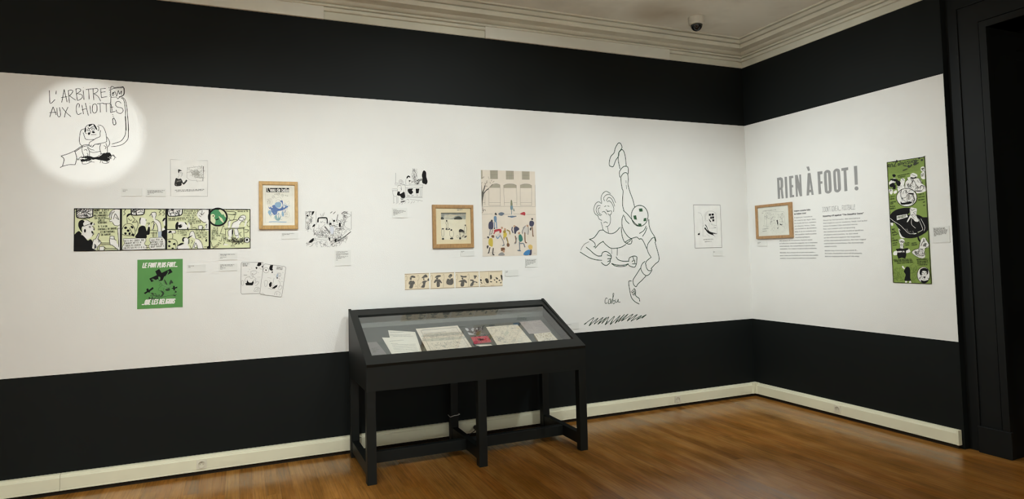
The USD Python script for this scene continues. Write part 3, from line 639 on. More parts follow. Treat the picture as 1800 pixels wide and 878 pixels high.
z = (755, 350, 8.365)
a = framed(BACK, px_list(z, [(45, 85), (645, 88), (658, 715), (58, 730)]), px_list(z, [(95, 135), (605, 138), (618, 655), (105, 668)]), OAKB, 'brown oak frame holding a yellowed wash drawing of players under a dark sky', CREAM)
a.z(*z)
a.ink('ground', a.P("165,300 530,300 545,600 175,600", False), M('sand_wash', (.75, .70, .53), .7, linear=True))
a.ink('sky_wash', [a.P("168,208 535,205 535,235 400,240 300,232 220,245 170,250", False), a.P("170,250 250,245 330,262 420,245 535,240 530,300 500,300 430,268 370,285 340,300 215,300 200,275 172,280", False)], M('grey_wash', (.30, .31, .27), .8, vary=.3, scale=40, linear=True), 1)
a.ink('pale_sky', a.P("215,245 300,240 380,250 350,280 300,295 215,296", False), M('pale_wash', (.55, .52, .40), .8, vary=.2, scale=40, linear=True), 2)
a.ink('dark_wash', [a.P("360,300 380,272 420,258 455,265 478,300", True), a.P("168,300 172,268 200,272 208,300", True), a.P("168,205 535,203 535,215 168,218", False)], M('dark_wash_ink', (.035, .04, .03), .8, linear=True), 2)
a.ink('figures', [a.S("245,325 240,360 250,400 240,440;262,330 272,380 265,425;235,445 270,455 298,440 270,425 240,440;180,440 175,500 185,560 180,595;205,445 215,500 205,560 210,595;300,470 295,520 310,555 345,555 352,510 345,470;305,575 340,575;300,590 345,590;525,395 510,440 515,500 530,520;540,395 545,450 535,510;440,470 450,520 440,580;450,460 490,490 505,520 470,560;470,560 540,545", .0038), a.E(250, 322, 11), a.E(195, 440, 17, 9), a.E(320, 458, 13), a.E(525, 388, 10), a.E(410, 555, 14, 18, .003), a.P("430,485 440,450 465,445 500,465 510,490 480,480 455,490;435,590 450,565 465,575 455,595;510,565 540,540 545,555 520,572;235,445 250,430 265,445 250,458;270,445 298,435 298,450 275,455;178,590 200,575 215,590 200,602;305,575 340,570 345,592 305,592"), a.hatch("440,450 510,470 500,560 440,580", 16, .01, .02, .003)], INK_SOFT, 3)
a.ink('pencil_note', a.scr("405,152 480,145 16;405,170 485,165 9", .003), INK_GREY, 1)

z = (1320, 345, 7.636)
a = framed(RIGHT, px_list(z, [(46, 130), (532, 78), (553, 560), (70, 578)]), px_list(z, [(78, 160), (492, 120), (513, 522), (95, 540)]), OAKC, 'tan oak frame holding a pencil sketch, left of the printed text', M('cool_paper', (.72, .72, .64), .7, linear=True))
a.z(*z)
a.ink('pencil_lines', [a.scr("155,210 340,190 14;150,235 170,232 10;160,450 240,440 12;160,478 210,472 10", .002), a.S("185,250 175,400;205,210 215,430;210,215 440,210;440,210 445,225;165,400 240,410;355,250 370,245 365,290 350,300;395,245 430,235 440,280 400,300 395,245;375,320 420,315 425,370 390,390;415,410 440,405 455,440;450,260 460,380", .0024), a.hatch("185,240 300,240 320,310 190,310", 60, .008, .02, .0022), a.hatch("265,300 325,280 325,450 260,450", 55, .008, .018, .002), a.hatch("395,240 435,240 435,300 395,300", 20, .008, .016, .0022), a.hatch("345,330 425,320 420,390 350,400", 22, .008, .02, .0022)], INK_GREY, 0)
a.ink('dark_accents', [a.P("345,330 358,320 365,375 355,380 350,350;385,370 405,382 425,385 415,392 395,388;355,435 368,415 362,440"), a.S("350,320 355,370;390,375 420,388", .003)], INK, 1)

# ---- captions: small foam boards with a few printed lines
def caption(plane, z, rect, lines, label, group=None, thick=.005):
    x0, y0, x1, y1 = rect[:4]
    dy = rect[4] if len(rect) > 4 else 0
    a = Art('caption_card', plane, px_list(z, [(x0, y0), (x1, y0+dy), (x1, y1+dy), (x0, y1)]), label, 'caption', thick=thick)
    a.board(CARD, 'foam_board'); a.z(*z)
    if lines: a.ink('printed_text', a.scr(lines, .0016, 1.15), INK_GREY)
C1 = (205, 320, 18.95)
caption(BACK, C1, (155, 215, 845, 480), "210,285 375,285 20;210,330 300,330 20", 'leftmost caption card, nearly blank, under the round spotlight')
caption(BACK, C1, (970, 232, 1645, 487), "1030,300 1600,300 17;1030,328 1500,328 17;1030,358 1540,358 17;1030,385 1250,385 17;1030,425 1110,425 17", 'full caption card just left of the drawing of a person at a board')
C2 = (320, 440, 17.14)
caption(BACK, C2, (145, 440, 715, 660, -5), "190,495 365,490 18;190,535 260,532 18", 'nearly blank caption card right of the green poster with crosses')
caption(BACK, C2, (1105, 85, 1660, 303, -3), "1150,145 1610,140 20;1150,172 1340,170 18;1150,218 1345,215 12;1150,255 1220,253 14", 'upper of two stacked captions below the comic strip')
caption(BACK, C2, (1105, 410, 1660, 630, -3), "1150,460 1590,452 20;1150,490 1530,485 16;1150,520 1215,518 16;1150,548 1325,544 12;1150,582 1210,580 14", 'lower of two stacked captions below the comic strip')
caption(BACK, (450, 310, 7.635), (340, 760, 565, 845), "355,775 515,773 6;355,788 450,787 6;355,802 380,801 6", 'caption card under the honey oak frame')
caption(BACK, (530, 365, 7.979), (467, 598, 692, 818), "485,625 650,622 7;485,638 610,636 7;485,652 655,650 7;485,665 660,662 7;485,677 540,676 7;485,694 655,690 7;485,708 620,706 7;485,720 560,719 7;485,743 515,742 7", 'tall caption card under the dense crowd drawing')
caption(BACK, (680, 285, 8.3625), (80, 675, 298, 820), "95,706 150,706 9;95,720 250,720 9;95,733 275,733 9;95,746 245,746 9;95,758 200,758 9;95,771 165,771 7;95,787 125,787 7", 'caption card under the courtroom cartoon')
caption(BACK, (755, 350, 8.365), (455, 762, 655, 843), "470,778 510,777 9;470,792 495,791 9", 'nearly blank caption card under the brown oak frame')
caption(BACK, (840, 370, 8.364), (695, 705, 872, 838), "705,733 855,730 8;705,746 840,743 8;705,759 850,756 8;705,773 845,770 8;705,787 820,785 8;705,800 770,799 6;705,815 730,814 6", 'caption card under the courtyard poster')
caption(BACK, (705, 470, 8.571), (1562, 45, 1765, 137, -6), "1578,72 1618,70 13;1578,86 1605,85 10", 'caption card right of the row of sepia cartoon cards')
caption(BACK, (1210, 350, 7.981), (345, 725, 478, 800), "352,752 372,752 14", 'caption card under the outlined drawing of an archway')
caption(RIGHT, (1320, 345, 7.636), (88, 612, 217, 676, -4), "92,630 130,626 8;92,643 115,641 8", 'small caption card under the tan oak frame')
caption(RIGHT, (1555, 385, 7.32), (620, 98, 840, 308, -4), "630,128 780,122 9;630,140 785,134 9;632,152 810,146 9;632,164 815,157 9;634,176 812,169 9;634,188 800,182 9;636,200 795,194 9;636,212 740,207 9;638,224 670,222 8", 'caption card right of the tall green strip poster')
caption(BACK, (990, 540, 14.63), (0, 415, 395, 582, -5), "60,470 210,465 14", 'caption card low on the wall beside the right end of the showcase')

# ---- comic strip: four panels on a long board
GB = M('pale_green_print', (.66, .69, .42), .65, vary=.03, linear=True)
BLUEGREY = M('blue_grey_print', (.38, .44, .52), .65, linear=True)
a = Art('comic_strip', BACK, [(130.2, 367), (440.2, 367.4), (440.6, 437.4), (129.8, 442)], 'long pale green comic strip of four panels with a black jacketed man', 'comic strip', thick=.003, pen=.74)
a.board(M('comic_board', (.70, .69, .62), .7, linear=True))
lw = .0042
a.z(125, 360, 10.21)
zones, wh, bk, ln, tx = [a.rect.buffer(-.003, join_style=2)], [], [], [], []
# first panel: man in a black jacket raising a finger, fair-haired listener with a cup
wh += [a.P("100,60 100,200 130,238 260,242 380,220 390,180 392,60", False)]
ln += [a.S("100,60 100,200 130,238 260,242 380,220 390,180 392,60", .009)]
ln += [a.hatch("115,75 375,75 365,200 130,215", 34, .02, .05, .004)]
wh += [a.P("190,545 205,440 190,385 230,295 290,285 340,310 365,330 412,335 415,360 375,385 398,420 418,440 410,470 380,480 402,520 380,565 330,612 290,625 240,585"), a.P("375,772 400,640 440,620 490,520 510,525 480,620 510,640 530,700 470,765 440,805")]
bk += [a.P("130,380 140,310 190,275 240,300 215,340 225,380 198,400 188,440 200,500 160,450"), a.P("345,345 350,325 385,315 380,345 360,370;375,470 398,505 375,515 365,490;395,430 415,440 408,455;50,560 110,490 150,480 185,520 170,555 120,580 60,620"), a.P("50,640 120,580 190,545 250,590 300,645 350,622 385,670 372,770 428,810 430,832 50,832", True)]
wh += [a.S("180,670 195,740 205,825;195,640 260,680;330,800 355,775;65,630 110,600", .005)]
ln += [a.S("190,280 250,262 310,290 345,315;220,390 280,370 350,345;410,335 420,360 405,365;375,385 400,400 420,430 410,465;380,480 405,520 380,560;380,520 410,535;490,520 510,525 480,620;440,620 490,520;480,620 530,660 530,700 470,765;500,625 490,660;515,645 500,680;375,772 400,640 440,620;320,400 345,390 350,410 325,415", lw), a.E(250, 470, 17, 32), a.hatch("400,720 450,720 440,770 410,770", 10, .01, .02, .004)]
wh += [a.P("675,200 720,120 800,82 890,82 890,400 840,385 780,370 745,320 700,305 690,280 740,250 690,240"), a.P("835,430 890,425 890,818 850,818 740,730 705,722 690,650 700,570 772,570 782,622 812,640 820,690 850,700"), a.P("505,755 592,755 592,822 510,822", False)]
ln += [a.S("675,200 720,120 800,82 885,90;690,240 700,180 740,130;720,250 730,180 780,120;760,260 780,200 800,170 860,270;800,230 850,270;690,285 700,305 735,300;745,320 780,370 840,380 875,365 880,395;835,430 890,425;835,430 850,600 855,760;700,570 772,570;700,570 690,650 705,722 740,730 850,818;772,570 782,622 812,640;700,610 770,620;505,755 592,755 592,822;510,822 505,755;592,765 625,785 595,810;480,770 470,800 490,820;540,690 700,690;540,717 690,717;620,792 835,792;600,235 690,262 720,270", lw)]
tx += [a.hand("NON!", 418, 122, 515, 118, 26, .0045), a.hand("IL N'Y A", 560, 118, 680, 115, 24, .0030), a.hand("PAS QUE DES", 420, 165, 655, 160, 24, .0030), a.hand("MILLIONNAIRES", 412, 213, 660, 207, 24, .0030), a.hand("EN CULOTTE", 425, 260, 625, 255, 24, .0030), a.hand("SUR LE", 490, 302, 610, 297, 24, .0030), a.hand("TERRAIN!", 475, 342, 645, 337, 24, .0030), a.hand("IL Y A UN", 490, 408, 655, 403, 24, .0030), a.hand("FOOTBALL DE DROITE", 485, 462, 825, 442, 24, .0030), a.hand("ET UN FOOTBALL", 530, 510, 795, 497, 24, .0032), a.hand("DE GAUCHE...", 545, 558, 745, 545, 24, .0030)]
# second panel: the same man arguing with a thin fair-haired man, woman in camouflage
a.z(210, 360, 10.21)
wh += [a.P("212,60 215,160 255,188 380,185 440,160 455,60", False), a.P("370,350 360,280 380,235 440,240 480,270 480,310 460,380 410,375"), a.P("500,480 520,370 545,365 550,400 520,440"), a.P("560,180 590,140 650,140 660,190 640,240 655,265 700,290 740,350 755,480 690,485 680,390 645,330 605,440 582,442 622,310 610,260 590,225"),
       a.P("70,612 250,605 450,600 475,650 450,700 488,750 478,800 270,812 70,815 58,750 90,700 78,650"), a.P("550,600 680,592 810,590 820,640 830,780 690,795 560,800 530,740 562,690 540,650"), a.P("790,280 825,250 838,330 800,370"), a.P("770,430 810,420 820,465 775,470")]
bk += [a.P("402,380 460,395 490,475 520,400 547,420 540,530 490,547 475,602 288,592 330,500 345,420"), a.P("358,300 362,250 385,232 382,262 372,300 375,345 362,345"), a.P("842,360 800,400 820,450 758,480 755,560 835,655 845,655", False), a.P("140,195 180,162 220,180 180,190 140,225;470,268 484,275 478,300;770,300 790,250 828,240 800,290")]
ln += [a.S("212,60 215,160 255,188 380,185 440,160 455,60", .009), a.hatch("230,80 430,80 420,165 240,165", 12, .03, .05, .005), a.S("50,440 100,360 200,345 270,420 280,530 200,560 100,550 50,530;140,330 135,200 180,165 215,190 250,240 280,270 230,320;160,250 200,290 220,270;300,280 335,350 300,480;240,320 310,310;180,420 240,530;70,80 110,90 80,130 105,160 75,190;700,90 750,100 715,140 745,165 705,190;770,85 810,95 780,140 810,160 780,200;560,180 590,140 650,140 660,190 640,240;540,205 570,170 600,230;640,260 700,290 740,350 755,480;605,440 622,310;580,440 605,440 630,350;690,485 680,390 645,330;490,340 540,330 520,370;580,330 600,300 640,320;550,460 680,470;555,510 680,510;620,490 620,585;590,500 600,580;660,490 655,585;460,735 530,735;470,770 535,770", lw),
       a.P("85,410 120,395 140,420 100,440;140,450 180,455 170,490 135,480;210,380 250,400 240,430 205,410;95,500 130,510 120,540 90,530;165,510 200,500 195,540 170,545;215,530 260,525 265,570 230,560")]
ln += [a.S("70,612 250,605 450,600 475,650 450,700 488,750 478,800 270,812 70,815 58,750 90,700 78,650 70,612;550,600 680,592 810,590 820,640 830,780 690,795 560,800 530,740 562,690 540,650 550,600", .003)]
jean = [a.P("690,490 758,475 762,585 695,592", False)]
tx += [a.scr("95,668 445,650 24;105,712 410,690 22;100,756 410,735 22;80,798 465,780 24;565,655 780,638 24;560,695 795,678 24;565,735 805,718 24;570,775 800,757 24", .0028, .8)]
# third panel: two stacked scenes
a.z(290, 360, 10.71)
wh += [a.P("50,60 55,190 100,220 250,210 320,180 335,60", False), a.P("250,340 300,325 350,330 400,370 420,465 260,465 240,400"), a.P("600,180 640,110 720,90 825,95 825,465 770,465 755,400 780,360 730,335 690,300 640,270"), a.P("630,400 700,395 700,462 632,462", False), a.P("440,350 470,345 465,440 430,440"), a.P("460,590 480,520 530,500 560,560 580,640 640,660 690,720 720,832 620,832 600,760 560,820 520,815 560,700 570,650 520,620"), a.P("350,640 400,620 440,650 440,740 400,745 360,720"), a.P("230,832 250,770 350,740 420,755 450,832"), a.P("40,480 90,490 140,490 190,500 190,530 60,540")]
bk += [a.P("195,400 215,345 250,325 250,400 240,465 205,465"), a.P("250,390 300,380 315,420 290,440 262,430;370,330 400,345 410,380 390,370;430,420 440,465 415,465"), a.P("322,660 340,620 375,615 352,650 360,690 335,700"), a.P("240,770 290,730 350,720 330,750 270,775;60,530 100,490 130,520 90,535;430,620 460,600 520,580 470,620 440,640;790,800 825,780 835,832 800,828;765,660 790,650 785,700 765,690")]
ln += [a.S("50,60 55,190 100,220 250,210 320,180 335,60", .009), a.hatch("75,90 270,90 260,190 80,190", 20, .012, .035, .005), a.S("600,180 640,110 720,90 825,95;640,260 690,310 730,335 780,330;660,160 700,190 740,150;640,200 680,230;700,110 690,200;755,400 790,370 780,440;630,400 700,395 700,462;630,400 632,462;700,420 730,430 700,450;470,380 500,370 505,460;520,440 560,430 600,455;50,660 120,645 200,665 235,720 235,832;130,540 150,580 140,640;190,720 215,832;460,590 480,520 530,500 560,560 580,640;580,640 640,660 690,720 720,832;560,700 520,815;600,760 620,832;580,720 550,800 610,800 580,720;350,640 400,620 440,650 440,740;460,650 450,740;500,670 520,690 495,730;230,832 250,770 350,740;470,770 500,830;190,480 205,530 170,540;740,800 790,790;760,640 790,620", lw), a.S("30,468 828,468", .007), a.E(300, 400, 22, 26, .004),
       a.P("70,680 110,690 100,715 65,705;150,735 190,725 180,760 155,755;60,770 95,765 100,795 70,800;125,815 160,812 165,832 130,832")]
tx += [a.scr("370,135 625,132 26;360,180 580,175 26;355,222 590,218 26;65,278 560,255 22;60,310 400,290 22;445,300 620,290 24;435,335 675,325 24;455,365 670,355 22;240,515 465,500 24;240,555 440,540 24;320,590 405,580 22;590,510 755,500 24;580,552 785,542 24;605,592 790,582 24;635,630 765,620 22;705,655 720,650 20", .0028, .8)]
# fourth panel: a green roundel, a big man leaning on a railing
a.z(365, 360, 10.71)
DISC = M('green_roundel', (.040, .235, .085), .6, vary=.04, linear=True)
disc = a.E(192, 235, 172, 163)
dwh = [a.P("45,260 60,190 110,180 140,215 125,250 150,300 130,370 90,370 50,310"), a.P("210,110 245,85 290,110 340,180 350,240 320,225 300,185 270,190 240,150"), a.P("210,215 240,240 270,260 305,330 290,340 245,300 225,260")]
wh += [a.P("445,420 480,340 560,300 590,250 640,210 700,210 715,250 690,300 640,320 600,380 570,450 500,445"), a.P("390,590 385,500 440,460 470,480 465,560 450,600"), a.P("500,480 560,460 590,570 560,620 520,580"), a.P("385,400 390,320 430,300 420,400 410,440 390,440"), a.P("395,610 440,615 430,650 390,650;545,610 590,590 595,620 560,635;300,755 320,740 395,755 330,768"), a.P("690,400 720,300 740,310 710,400"), a.P("700,640 760,625 790,670 770,710 710,705")]
ln += [disc.exterior.buffer(.006, 3), a.S("350,130 520,140 530,190 480,180;380,180 500,190 520,150 510,230 480,290 420,290 400,250;445,420 480,340 560,300 590,250 640,205 700,205 718,250 690,300;560,300 540,280 470,290;600,380 640,320 700,330;385,400 390,320 430,300;390,590 385,500 440,460;465,560 470,480;500,480 520,580 590,570;590,570 560,460;310,450 700,430;320,465 690,450;480,460 470,790;460,470 455,700;340,470 330,680;680,430 690,720;240,540 290,400 310,420;230,550 330,560;280,570 260,680;310,570 300,690;740,350 800,270;740,380 770,420 800,400;700,470 770,480 740,520 700,525;60,690 100,800 200,740 190,780 80,830;750,620 800,650;640,520 600,540 630,600;300,640 360,620;450,760 440,790;490,770 500,790;320,700 300,755;200,710 250,735;215,680 260,690", lw), a.hatch("350,640 660,640 660,740 500,740 360,700", 46, .015, .04, .0036), a.E(742, 668, 50, 50, .005), a.P("720,655 750,640 760,670 735,690;770,690 790,700 780,712;150,280 215,258 200,280 160,295;95,205 115,205 112,225 98,225"), a.E(635, 270, 50, 30, .004)]
tx += [a.scr("350,110 780,105 22;570,140 765,138 20;110,460 195,458 24;80,500 215,495 24;80,535 200,530 24;80,568 215,562 24;80,605 255,598 24;80,640 145,638 22;80,672 205,666 24", .0028, .8)]
a.ink('green_print', zones, GB, 0)
a.ink('white_print', [unary_union(wh)], WHITE_INK, 1)
a.ink('jeans_print', jean, BLUEGREY, 2)
a.ink('black_print', bk, INK, 2)
a.ink('green_roundel', disc, DISC, 2, clip=False)
a.ink('roundel_figures', [unary_union(dwh)], M('roundel_cream', (.62, .66, .42), .65, linear=True), 3)
a.ink('pen_lines', ln, INK, 4, clip=a.rect.union(disc.buffer(.01)))
a.ink('hand_lettering', tx, M('lettering_ink', (.045, .05, .028), .7, .12, linear=True), 4)
fr = [LineString(list(a.rect.buffer(-.003, join_style=2).exterior.coords)).buffer(.0025)]
for xx in (212.9, 292.3, 368.4):
    p, q = BACK.px(xx, 368, a.surf), BACK.px(xx+.2, 438, a.surf); fr.append(LineString([(p[0], a.v0), (p[0], a.v1)]).buffer(.0065))
a.ink('panel_rules', fr, INK, 5)

# ---- green poster with crosses
a = Art('poster', BACK, px_list((235, 450, 8.958), [(57, 65), (772, 48), (772, 808), (57, 840)]), 'square green poster with white lettering and a large black cross', 'poster', thick=.003)
a.board(M('green_poster_paper', (.085, .275, .062), .6, vary=.05, linear=True), 'poster_sheet')
a.z(235, 450, 8.958)
for nm, (p, q, txt, h) in {'upper_lettering': ((142, 187), (690, 170), 'LE FOOT PLUS FORT...', 58), 'lower_lettering': ((130, 770), (648, 748), '...QUE LES RELIGIONS', 60)}.items():
    a.ink(nm, a.hand(txt, *p, *q, h*.92, .0135, .22), WHITE_INK, 2)
a.ink('black_crosses', [a.P("340,245 402,207 440,270 578,205 612,258 478,330 455,390 400,400 385,365 280,415 245,360 365,305", False), a.P("160,585 205,560 200,525 225,512 240,540 300,492 315,520 258,558 255,580 225,575 180,605", False), a.P("590,515 620,505 622,475 645,475 648,500 685,485 688,505 650,520 650,545 628,545 625,525", False)], INK, 0)
a.ink('black_print', [a.P("480,380 500,390 530,455 505,445 490,420;560,440 580,385 600,388 622,430 590,435 575,455;500,530 560,510 568,545 520,555;420,550 460,560 480,595 450,640 430,630 450,595;280,580 305,605 285,610;240,650 262,660 258,688 238,685;620,625 660,622 655,638;655,550 678,565 665,585 650,575"), a.hatch("290,600 420,610 410,690 270,690", 24, .01, .03, .005), a.S("300,690 420,655 560,630 680,612;350,640 330,670 360,690", .004)], M('poster_black_green', (.012, .035, .010), .65, linear=True), 1)
a.ink('figure_lines', [a.S("285,370 330,385 390,405 430,430 450,460;470,400 500,330 545,250;450,460 500,490 560,500 590,470;450,460 390,520 400,550 450,560;430,430 400,470;480,500 470,540 490,570;230,580 280,600 300,650;650,560 640,600 620,615", .0045), a.E(292, 372, 13, 11), a.E(545, 248, 14, 14)], M('poster_line_green', (.035, .13, .03), .65, linear=True), 2)
a.ink('pale_green_figure', [a.P("300,360 330,375 385,392 445,395 500,320 540,255 550,262 505,345 470,400 480,450 560,470 590,455 590,490 520,515 460,490 450,460 420,420 330,398 300,385"), a.P("390,330 420,340 415,380 395,375")], M('poster_pale_green', (.115, .29, .09), .65, linear=True), 1)

# ---- two drawn playing cards stuck on the wall
z = (415, 450, 10.98)
for k, (quad, lab) in enumerate((([(92, 123), (525, 125), (470, 730), (88, 742)], 'left of two drawn footballer playing cards, partly covered by the other'), ([(530, 150), (965, 205), (885, 798), (460, 745)], 'right tilted one of two drawn footballer playing cards'))):
    a = Art('drawn_card', BACK, px_list(z, quad), lab, 'drawn card', thick=.0012 + .002*k, pen=.6)
    a.z(*z)
    shp = a.P(["110,125 520,125 520,300 490,600 470,728 110,742 88,715 95,145", "555,155 940,205 965,228 885,780 862,800 478,748 455,722 525,180"][k], False)
    a.off0 = .0003 if k == 0 else .0022
    a.board(PAPER, 'card', shp)
    if k == 0:
        a.ink('black_print', [a.P("430,125 490,125 485,180 440,205 400,190;372,225 400,215 412,240 392,262;490,205 515,195 518,222 498,228;178,525 205,525 215,460 232,500 255,520 300,520 330,480 340,520 320,570 190,570;305,345 322,345 318,370", False)], INK, 0, clip=shp)
        a.ink('pen_lines', [shp.buffer(-.001).exterior.buffer(.0016), a.S("285,300 290,370 320,390 340,360 385,345 395,300 340,290 290,300;270,400 200,420 165,480 200,500;330,400 390,450;320,390 320,420;260,410 290,440 320,430;100,490 130,480 150,520 135,570 110,560 100,500;360,540 400,500 435,510 410,560 370,580;330,480 375,460 380,510;445,230 480,260 520,250;345,680 370,620 420,605 455,640;380,680 390,640;420,670 410,630 440,650;500,140 520,150 510,190;340,685 455,680", .003), a.scr("130,170 265,165 18;130,205 245,200 18", .003), a.S("145,370 215,372;405,415 470,415;225,310 240,300;250,250 265,270;300,230 300,245;150,378 210,380;420,320 440,325", .0022)], INK_GREY, 1, clip=shp)
    else:
        a.ink('black_print', [a.P("660,180 715,180 700,250 715,275 690,290 650,275 638,240;685,305 710,300 708,330 690,340;562,268 588,265 590,288 568,292;635,545 670,500 690,520 685,580 660,610 640,590;700,620 750,580 800,560 790,600 740,635 690,630;785,420 808,415 800,445 785,445", False)], INK, 0, clip=shp)
        a.ink('pen_lines', [shp.buffer(-.001).exterior.buffer(.0016), a.S("800,335 850,335 862,380 840,400 800,390;800,340 775,400 790,440;730,430 720,480 700,590;810,480 840,500 850,560 800,620;545,490 580,475 610,500 590,580 560,590 545,500;640,490 660,480;810,650 850,580 885,590 870,640 820,662;740,755 760,700 810,690 850,720 840,765;780,760 790,710;620,630 680,640 760,640;490,730 520,725 550,755;820,430 850,465;660,600 690,610 740,560", .003), a.E(578, 280, 55, 50, .004), a.scr("785,235 910,250 20;780,262 900,275 18", .003), a.S("605,425 680,430;730,365 760,368;890,325 915,328;865,495 905,505;880,420 890,440", .0022), a.hatch("790,345 850,350 840,395 785,390", 10, .006, .014, .002)], INK_GREY, 1, clip=shp)
        a.ink('blue_shading', [a.P("785,360 810,350 805,410 780,410;420,140 440,130", True)], BLUEGREY, 1, clip=shp)

# ---- drawing of a person pointing at a board
a = Art('drawing', BACK, px_list((290, 275, 11.706), [(108, 65), (882, 90), (878, 827), (112, 827)]), 'outlined drawing of a person in a dark striped sweater pointing at a board', 'drawing', thick=.0015)
a.z(290, 275, 11.706)
a.board(M('drawing_paper', (.755, .745, .71), .75, linear=True), 'sheet')
a.ink('pen_lines', [a.S("112,68 500,72 880,92;880,92 876,825;876,825 118,825;118,825 112,68", .0036, False), a.S("280,345 290,395 265,430;362,350 350,395 325,425;305,325 362,342 355,355 305,345;265,430 290,470 320,460;330,380 345,375;460,240 790,205;790,205 785,515;785,515 510,490;510,490 450,440;450,440 460,240", .003), a.scr("205,708 815,690 14;235,733 790,708 10", .0025)], INK_GREY, 0)
a.ink('black_print', [a.P("205,605 215,470 245,448 275,470 325,460 355,500 378,545 435,485 455,510 388,582 345,548 330,605"), a.P("270,290 285,268 350,300 300,308 290,345 274,335"), a.P("783,210 797,212 790,400 783,510 776,505 786,380", False)], INK_SOFT, 1)
a.ink('sweater_stripes', [a.S("240,512 330,492;238,530 335,510;225,570 235,600;390,540 430,505", .004)], INK_PALE, 2)
a.ink('board_shading', [a.hatch("470,245 780,215 770,500 520,480 460,430", 60, .012, .03, .003), a.hatch("570,310 720,310 680,420 590,410", 40, .02, .035, .004)], M('sketch_grey', (.34, .33, .29), .7, linear=True), 1)

# ---- dense crowd drawing round a television, straight on the wall
a = Art('wall_drawing', BACK, px_list((530, 365, 7.979), [(60, 55), (700, 55), (700, 555), (60, 555)]), 'dense black cartoon of a crowd around a television set', 'wall drawing')
a.z(530, 365, 7.979)
a.ink('pen_lines', [a.S("60,58 62,300;205,58 208,240;695,58 697,305;58,58 150,60;620,285 697,310;265,90 280,130;320,70 305,125;300,85 292,130;225,420 370,430;185,440 350,460;190,425 180,470;240,240 250,300 330,240;190,245 175,300 180,380 165,300;185,380 280,390 290,415;280,340 300,400 380,400;290,290 380,380;320,270 400,380;400,280 400,380 430,385 455,340 440,270 400,280;480,320 500,290 530,310 560,300 570,360;540,350 520,380;590,360 640,310 690,330;470,490 560,450 690,345;640,330 580,390;560,470 640,420 620,480;380,420 400,470 440,460 430,400;520,200 480,205;650,120 600,230 620,280;640,80 690,110 650,140", .0035), a.S("510,100 490,190;405,80 430,60;445,90 475,62;565,90 595,60;460,495 600,410 690,340", .008), a.hatch("70,70 160,70 120,300 75,300", 42, .015, .04, .004), a.hatch("585,70 640,70 600,270 580,260", 26, .015, .04, .004), a.hatch("180,300 290,300 290,410 190,400", 40, .012, .03, .0028), a.hatch("290,330 380,330 370,410 300,410", 24, .012, .03, .0028), a.hatch("370,190 570,200 580,400 440,400", 70, .012, .035, .0034), a.hatch("380,400 560,400 520,500 390,480", 44, .012, .035, .0034), a.hatch("80,480 520,480 480,550 120,550", 60, .01, .03, .0034), a.hatch("270,170 350,170 345,220 280,220", 10, .01, .02, .0025), a.hatch("560,420 650,400 620,490 520,490", 22, .01, .025, .0025)], INK_SOFT, 0)
a.ink('black_print', [a.P("220,205 225,160 245,140 345,138 366,165 366,225 355,220 352,170 335,153 252,155 240,175 238,208"), a.P("105,480 165,430 170,465 130,495;390,230 410,215 415,240 395,245;440,185 465,175 470,195 450,200;525,225 545,215 550,265 530,275;380,425 400,430 400,470 388,460;465,450 490,440 485,480 465,475;150,60 180,58 150,110;170,240 190,235 185,262 150,275;70,110 90,100 95,120 78,130"), a.S("325,270 400,365;330,265 405,355", .006)], INK, 1)
a.ink('blue_shading', [a.P("400,280 440,265 455,300 450,350 430,380 405,350", True)], M('faint_blue_wash', (.60, .62, .68), .7, linear=True), 0)

# ---- courtroom cartoon, straight on the wall
a = Art('wall_drawing', BACK, px_list((680, 285, 8.3625), [(78, 95), (600, 95), (600, 625), (78, 625)]), 'black and grey courtroom cartoon with a hanging black robe', 'wall drawing')
a.z(680, 285, 8.3625)
a.ink('pen_lines', [a.S("132,160 132,310;120,325 140,310 270,335;120,335 270,340;265,345 530,335;265,345 275,380;275,380 525,370;530,335 520,385;275,380 275,520;300,385 300,510;515,375 515,515;490,380 490,505;275,520 525,525;300,508 515,512;175,300 185,270 210,262 235,285 235,320;290,235 275,290 285,335;325,270 330,330;350,270 365,300 340,330;370,215 380,240 430,225;80,400 150,395 150,420 80,420 80,400;85,420 95,500;95,500 145,500 155,420;100,510 100,605;145,510 150,600;160,510 165,600;155,375 165,350 190,345 215,370 210,410;195,380 215,400 200,440;245,420 250,445;205,590 265,570;290,560 310,545 325,570;340,550 525,572;395,260 430,245 440,270;320,490 310,495 335,498;350,480 390,490 360,500;425,470 460,490 430,500", .0034), a.E(208, 297, 16, 20, .004), a.S("215,625 235,605;260,610 275,590;310,605 330,585;350,612 375,580;390,605 410,575;455,590 465,575;95,605 115,600;135,612 155,605;180,620 195,608", .003), a.hatch("370,110 430,110 432,225 372,225", 34, .02, .05, .0024, (75, 105)), a.hatch("440,270 510,235 520,260 450,285", 26, .012, .03, .0036, (10, 50)), a.hatch("380,280 450,270 480,320 390,325", 26, .01, .03, .003), a.hatch("200,525 240,530 245,590 205,590", 12, .01, .02, .003)], INK_SOFT, 0)
a.ink('black_robe', [a.P("545,125 575,150 580,220 598,290 578,330 555,322 520,305 522,240 515,200 525,150")], INK, 1)
a.ink('black_print', [a.P("310,400 330,393 385,393 370,415 385,445 355,475 325,460 308,430"), a.P("425,393 478,393 465,460 428,462", False), a.P("290,225 315,200 342,215 340,230 315,222 300,245"), a.P("152,480 165,435 190,440 195,470 240,445 260,450 265,525 220,530 195,500 165,495"), a.P("205,585 270,570 262,582 215,595;320,275 345,270 340,290;430,325 470,310 460,325")], INK, 1)

